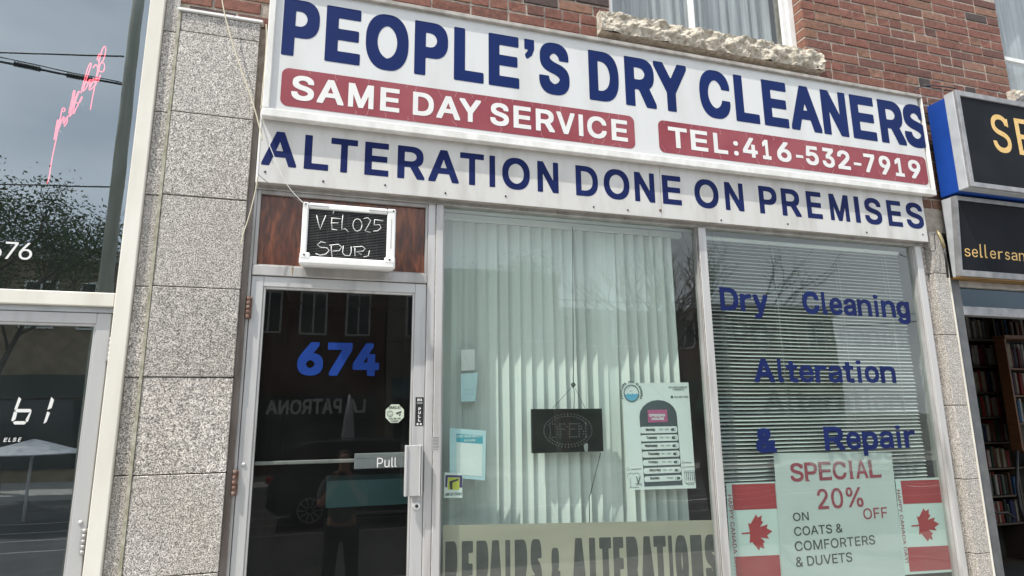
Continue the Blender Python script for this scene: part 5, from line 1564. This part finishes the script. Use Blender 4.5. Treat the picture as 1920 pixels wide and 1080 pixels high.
def tube_tree(name, label, basep, height, spread, leafy, seed, levels=4, trunk=.14, lean=(0, 0), leafm=None, nl=14, group=None, first=.35):
    rg = random.Random(seed); wood_ = MB(); tips = []
    def grow(p, d, ln, r, lv):
        n = 4; pts = [p]; rr = [r]
        for s in range(n):
            d = (d+Vector((rg.uniform(-.16, .16), rg.uniform(-.16, .16), rg.uniform(-.05, .12)))).normalized()
            p = p+d*ln/n; pts.append(p); rr.append(r*(1-.45*(s+1)/n))
        wood_.tube(pts, rr, 7 if lv < 2 else 4, caps=False)
        if lv >= levels: tips.append(p); return
        for s in range(rg.choice((3, 4)) if lv else 5):
            q = pts[rg.choice((2, 3, 4))] if lv else pts[rg.choice((3, 4))]
            nd2 = (d+Vector((rg.uniform(-1, 1), rg.uniform(-1, 1), rg.uniform(-.25, .7)))*spread).normalized()
            grow(q, nd2, ln*rg.uniform(.55, .8), r*.52, lv+1)
        tips.append(p)
    t = thing(name, label, 'tree', basep, group=group)
    grow(Vector(basep), Vector((lean[0], lean[1], 1)).normalized(), height*first, trunk, 0)
    wood_.build('trunk', mat('bark', (.06, .05, .04), .95, c2=(.1, .085, .07), scale=12), t)
    if leafy:
        lf = MB()
        for p in tips:
            for k in range(nl):
                c = p+Vector((rg.gauss(0, .30), rg.gauss(0, .30), rg.gauss(0, .26)))
                a = Vector((rg.uniform(-1, 1), rg.uniform(-1, 1), rg.uniform(-1, 1))).normalized(); b = a.orthogonal().normalized(); s = rg.uniform(.03, .06)
                lf.add([c-a*s, c+b*s*.5, c+a*s, c-b*s*.5], [(0, 1, 2, 3)])
        o = lf.build('crown', leafm, t)
    return t
leafm = mat('leaves', (.05, .085, .025), .7, c2=(.09, .13, .04), scale=2)
tube_tree('street_tree', 'leafy street tree on the far pavement across from the neighbouring shop', (-8.4, -17.3, GROUND), 10.5, .9, True, 3, trunk=.17, leafm=leafm, nl=90, group='street trees')
tube_tree('street_tree', 'leafy street tree on the far pavement opposite the blinds window', (5.2, -17.4, GROUND), 9.4, .9, True, 8, trunk=.15, leafm=leafm, nl=90, group='street trees')
tube_tree('bare_tree', 'bare branching tree at the near kerb in front of the bookshop', (6.3, -5.6, GROUND), 5.6, .95, False, 21, levels=5, trunk=.12, lean=(-.12, 0), group='street trees', first=.38)
# utility pole with crossing wires
pc = mir(226, 320, 4.7)
up_ = thing('utility_pole', 'grey wooden utility pole at the near kerb carrying insulated cables', 'pole', (pc.x, pc.y, GROUND))
MB().tube([(pc.x, pc.y, GROUND), (pc.x-.05, pc.y, 9)], [.085, .06], 14).build('pole_shaft', mat('pole_wood', (.36, .37, .31), .9, c2=(.48, .49, .43), scale=14, stretch=(1, 1, .1)), up_)
MB().bbox(pc.x-.05, pc.x+.05, pc.y-.9, pc.y+.9, 6.9, 7.0, .01).build('crossarm', M['brown_metal'], up_)
for px0, py0, px1, py1, r, lb in ((-60, 92, 232, 104, .010, 'upper overhead cable from the utility pole'), (-60, 100, 230, 158, .014, 'thick twisted overhead cable with insulators below the upper one'),
                              (-60, 340, 232, 350, .010, 'lower overhead cable crossing in front of the leafy tree'), (-60, 90, 228, 154, .007, 'thin messenger wire beside the twisted cable')):
    a, b = mir(px0, py0, 4.7), mir(px1, py1, 4.7)
    d = a-b; a2 = a+d*3
    pts = [b+(a2-b)*k/16+Vector((0, 0, -.35*4*(k/16)*(1-k/16)*.1)) for k in range(17)]
    o = MB().tube(pts, r, 6).build('overhead_cable', M['black']); tag(o, lb, 'cable')
for px in (28, 125):
    b = thing('cable_insulator', 'ribbed black insulator on the twisted cable, %s' % ('the one farther from the pole' if px == 28 else 'the one nearer the pole'), 'insulator', mir(px, 115, 4.7))
    mb = MB()
    q0 = mir(px, 100+px*.2+14, 4.7); q1 = mir(px+50, 100+(px+50)*.2+14, 4.7)
    n = 9
    for k in range(n):
        c = q0+(q1-q0)*k/n; mb.cyl(c, (q1-q0), .035, (q1-q0).length/n*.8, 10, .016)
    mb.build('ribs', M['black'], b)
for px0, py0, px1, py1, lb in ((1060, 560, 1320, 572, 'upper of two service cables across the street by the bare tree'), (1050, 630, 1320, 620, 'lower of two service cables across the street by the bare tree')):
    a, b = mir(px0, py0, 9.0), mir(px1, py1, 9.0); d = b-a
    o = MB().tube([a-d*1.2, b+d*2], .014, 6).build('overhead_cable', M['black']); tag(o, lb, 'cable')

# parked car at the near kerb
car = thing('parked_car', 'dark blue SUV waiting on the road behind the photographer', 'car', (1.3, -10.6, GROUND-.13))
G = GROUND-.13; cx0 = -.95; cy = -10.6
carp = mat('dark_blue_paint', (.012, .025, .045), .25, .3, c2=(.014, .03, .05), coat=.6)
side = [(0, .42), (.03, .95), (.12, 1.05), (.95, 1.10), (3.05, 1.08), (4.2, .98), (4.45, .80), (4.5, .45), (4.3, .28), (.2, .28)]
def loft(prof, ys, scl, m, name):
    """side profile repeated across the width with inset and height tweaks, closed at both sides"""
    v = []; f = []; n = len(prof)
    mx_ = sum(p[0] for p in prof)/n
    for y, (sx, dz, tz) in zip(ys, scl):
        for x, z in prof: v.append((cx0+mx_+(x-mx_)*sx, cy+y, G+z*tz+dz))
    for k in range(len(ys)-1):
        for i in range(n): f.append((k*n+i, k*n+(i+1) % n, (k+1)*n+(i+1) % n, (k+1)*n+i))
    f.append(tuple(range(n))); f.append(tuple(range(len(ys)*n-1, (len(ys)-1)*n-1, -1)))
    return MB().add(v, f).build(name, m, car)
loft(side, (-.92, -.90, -.78, .78, .90, .92), ((.96, .03, .95), (.985, .01, .98), (1, 0, 1), (1, 0, 1), (.985, .01, .98), (.96, .03, .95)), carp, 'body')
ghp = [(.15, 1.02), (.45, 1.50), (.8, 1.60), (2.3, 1.62), (2.75, 1.52), (3.45, 1.04)]
gh = loft(ghp, (-.84, -.66, .66, .84), ((1, -.005, 1.0), (.93, .03, 1.0), (.93, .03, 1.0), (1, -.005, 1.0)), mat('car_glass', (.01, .012, .014), .05), 'greenhouse')
mb = MB()
for sy in (-.72, .72):
    for pts in ([(.45, 1.53), (.8, 1.63), (2.3, 1.65), (2.75, 1.55)], [(1.75, 1.08), (1.72, 1.62)], [(.55, 1.08), (.62, 1.55)], [(2.75, 1.55), (3.42, 1.08)]):
        mb.tube([(cx0+x, cy+sy*(1.0 if z > 1.4 else 1.13), G+z) for x, z in pts], .035, 6)
mb.bbox(cx0+.6, cx0+2.6, cy-.66, cy+.66, G+1.60, G+1.66, .03)
mb.build('roof', carp, car)
rim_m = M['alu']; tyre_m = M['black']
for wx in (.85, 3.62):
    for sy in (-1, 1):
        y = cy+sy*.80
        wv_ = MB().tube([(cx0+wx, y-.11, G+.35), (cx0+wx, y+.11, G+.35)], .35, 28).build('wheel', tyre_m, car)
        mb = MB()
        for k in range(10):
            a = 2*math.pi*k/10; yo = y+sy*.115
            mb.tube([(cx0+wx+.05*math.cos(a), yo, G+.35+.05*math.sin(a)), (cx0+wx+.23*math.cos(a), yo, G+.35+.23*math.sin(a))], .016, 5)
        mb.tube([(cx0+wx+.235*math.cos(t*.2618), y+sy*.112, G+.35+.235*math.sin(t*.2618)) for t in range(24)], .014, 5, closed=True)
        mb.build('rim', rim_m, wv_)
MB().bbox(cx0-.02, cx0+.22, cy+.70, cy+.915, G+.88, G+1.0, .02).build('tail_light', M['flagred'], car)
MB().bbox(cx0+4.25, cx0+4.47, cy+.65, cy+.90, G+.70, G+.84, .02).build('headlight', M['lightgrey'], car)
MB().tube([(cx0+2.85, cy+.92, G+1.05), (cx0+2.85, cy+1.08, G+1.08)], .06, 8).build('mirror', carp, car)
for x in (1.5, 2.5): MB().bbox(cx0+x, cx0+x+.18, cy+.915, cy+.935, G+.92, G+.945, .005).build('handle', M['alu'], car)

# folded patio umbrella across the road, seen in the glass
pu = mir(652, 850, 15); pu.z = GROUND
um = thing('patio_umbrella', 'closed white patio umbrella on the far pavement', 'umbrella', tuple(pu))
MB().tube([(pu.x, pu.y, GROUND), (pu.x, pu.y, GROUND+2.6)], .03, 8).build('umbrella_pole', M['white'], um)
MB().tube([(pu.x, pu.y, GROUND+.9), (pu.x, pu.y, GROUND+1.2), (pu.x, pu.y, GROUND+2.0), (pu.x, pu.y, GROUND+2.6)], [.16, .22, .13, .03], 10).build('folded_canopy', M['lightgrey'], um)
pu = mir(65, 823, 12); pz_ = pu.z; pu.z = GROUND
um = thing('patio_umbrella', 'open white patio parasol across the street opposite the neighbouring door', 'umbrella', tuple(pu))
MB().tube([(pu.x, pu.y, GROUND), (pu.x, pu.y, pz_-.1)], .03, 8).build('umbrella_pole', M['white'], um)
mb = MB(); c = (pu.x, pu.y, pz_); rim_ = [(pu.x+1.0*math.cos(k*math.pi/4), pu.y+1.0*math.sin(k*math.pi/4), pz_-.28) for k in range(8)]
mb.add([c]+rim_+[(x, y, z-.02) for x, y, z in rim_]+[(c[0], c[1], c[2]-.03)], [(0, k+1, (k+1) % 8+1) for k in range(8)]+[(17, (k+1) % 8+9, k+9) for k in range(8)]+[(k+1, k+9, (k+1) % 8+9, (k+1) % 8+1) for k in range(8)])
mb.build('canopy', M['lightgrey'], um)

# the photographer
def skin(name, V, E, rad, m, parent, sub=2):
    me = bpy.data.meshes.new(name); me.from_pydata([tuple(v) for v in V], E, [])
    o = bpy.data.objects.new(name, me); COL.objects.link(o)
    md = o.modifiers.new('skin', 'SKIN'); md.use_smooth_shade = True
    for i, r in enumerate(rad):
        sv_ = me.skin_vertices[0].data[i]; sv_.radius = (r, r) if not isinstance(r, tuple) else r
        sv_.use_root = (i == 0)
    ms = o.modifiers.new('sub', 'SUBSURF'); ms.levels = sub; ms.render_levels = sub
    dg = bpy.context.evaluated_depsgraph_get()
    me2 = bpy.data.meshes.new_from_object(o.evaluated_get(dg))
    bpy.data.objects.remove(o); bpy.data.meshes.remove(me)
    me2.materials.clear(); me2.materials.append(m)
    o2 = bpy.data.objects.new(name, me2); link(o2, parent)
    if parent: o2.matrix_parent_inverse = Matrix.Translation(-parent.location)
    return o2
hx_, hz_ = at(646, 862, 4.05)
bx, by = hx_, -3.98
g = hz_-1.66
per = thing('person', 'photographer in grey top and dark trousers holding up a phone', 'person', (bx, by, g))
print('person base', g)
skinm = mat('skin', (.42, .25, .18), .5, c2=(.46, .28, .2), scale=20)
pv = lambda x, y, z: Vector((bx+x, by+y, g+z))
V = [pv(0, 0, .95), pv(0, 0, 1.15), pv(0, 0, 1.35), pv(0, .0, 1.46), pv(0, .02, 1.54), pv(0, .03, 1.66), pv(0, .02, 1.74),
     pv(-.18, 0, 1.42), pv(-.24, .10, 1.18), pv(-.12, .30, 1.40), pv(-.06, .37, 1.52),
     pv(.18, 0, 1.42), pv(.24, .10, 1.18), pv(.07, .30, 1.42), pv(.0, .37, 1.54),
     pv(-.10, 0, .90), pv(-.12, .02, .50), pv(-.13, -.02, .09), pv(-.14, .14, .04),
     pv(.10, 0, .90), pv(.12, .03, .50), pv(.13, -.02, .09), pv(.14, .14, .04)]
E_ = [(0, 1), (1, 2), (2, 3), (3, 4), (4, 5), (5, 6), (3, 7), (7, 8), (8, 9), (9, 10), (3, 11), (11, 12), (12, 13), (13, 14), (0, 15), (15, 16), (16, 17), (17, 18), (0, 19), (19, 20), (20, 21), (21, 22)]
rd = [(.15, .11), (.135, .10), (.15, .10), (.08, .07), .05, (.075, .09), (.06, .07), .06, .042, .03, .032, .06, .042, .03, .032, .085, .055, .04, .035, .085, .055, .04, .035]
skin('body', V, E_, rd, skinm, per)
V2 = [pv(0, 0, .93), pv(0, 0, 1.15), pv(0, 0, 1.35), pv(0, 0, 1.45), pv(-.18, 0, 1.42), pv(-.235, .08, 1.22), pv(.18, 0, 1.42), pv(.235, .08, 1.22)]
skin('top', V2, [(0, 1), (1, 2), (2, 3), (3, 4), (4, 5), (3, 6), (6, 7)], [(.17, .13), (.155, .12), (.17, .12), (.09, .08), .075, .06, .075, .06], mat('grey_knit', (.12, .13, .14), .9), per)
V3 = [pv(0, 0, .97), pv(-.10, 0, .88), pv(-.12, .02, .50), pv(-.13, -.02, .10), pv(.10, 0, .88), pv(.12, .03, .50), pv(.13, -.02, .10)]
skin('trousers', V3, [(0, 1), (1, 2), (2, 3), (0, 4), (4, 5), (5, 6)], [(.165, .125), .10, .075, .06, .10, .075, .06], mat('dark_cloth', (.02, .02, .024), .9), per)
V4 = [pv(0, -.01, 1.62), pv(0, -.02, 1.70), pv(0, .0, 1.77)]
skin('hair', V4, [(0, 1), (1, 2)], [(.082, .085), (.092, .10), (.07, .08)], mat('dark_hair', (.02, .015, .012), .6), per)
for s in (-1, 1):
    skin('shoe', [pv(.13*s, -.05, .05), pv(.135*s, .06, .045), pv(.145*s, .19, .03)], [(0, 1), (1, 2)], [.05, .05, .038], M['black'], per, 1)
# fingers round the phone
mb = MB()
for s in (-1, 1):
    for k in range(4):
        z = 1.495+.019*k; mb.tube([pv(.055*s-.03, .365, z), pv(.055*s*1.35-.03, .40, z+.004), pv(.055*s-.03, .418, z+.006), pv(.035*s-.03, .412, z+.006)], [.009, .0085, .008, .007], 6)
    mb.tube([pv(.05*s-.03, .36, 1.50), pv(.05*s-.03, .372, 1.535), pv(.03*s-.03, .378, 1.555)], [.011, .010, .009], 6)
mb.build('fingers', skinm, per)
ph_ = MB().bbox(bx-.03-.075-.03, bx-.03+.075-.03+.03, by+.383, by+.391, g+1.48, g+1.565, .003).build('phone', M['black'])
tag(ph_, 'black smartphone held up by the photographer', 'phone')
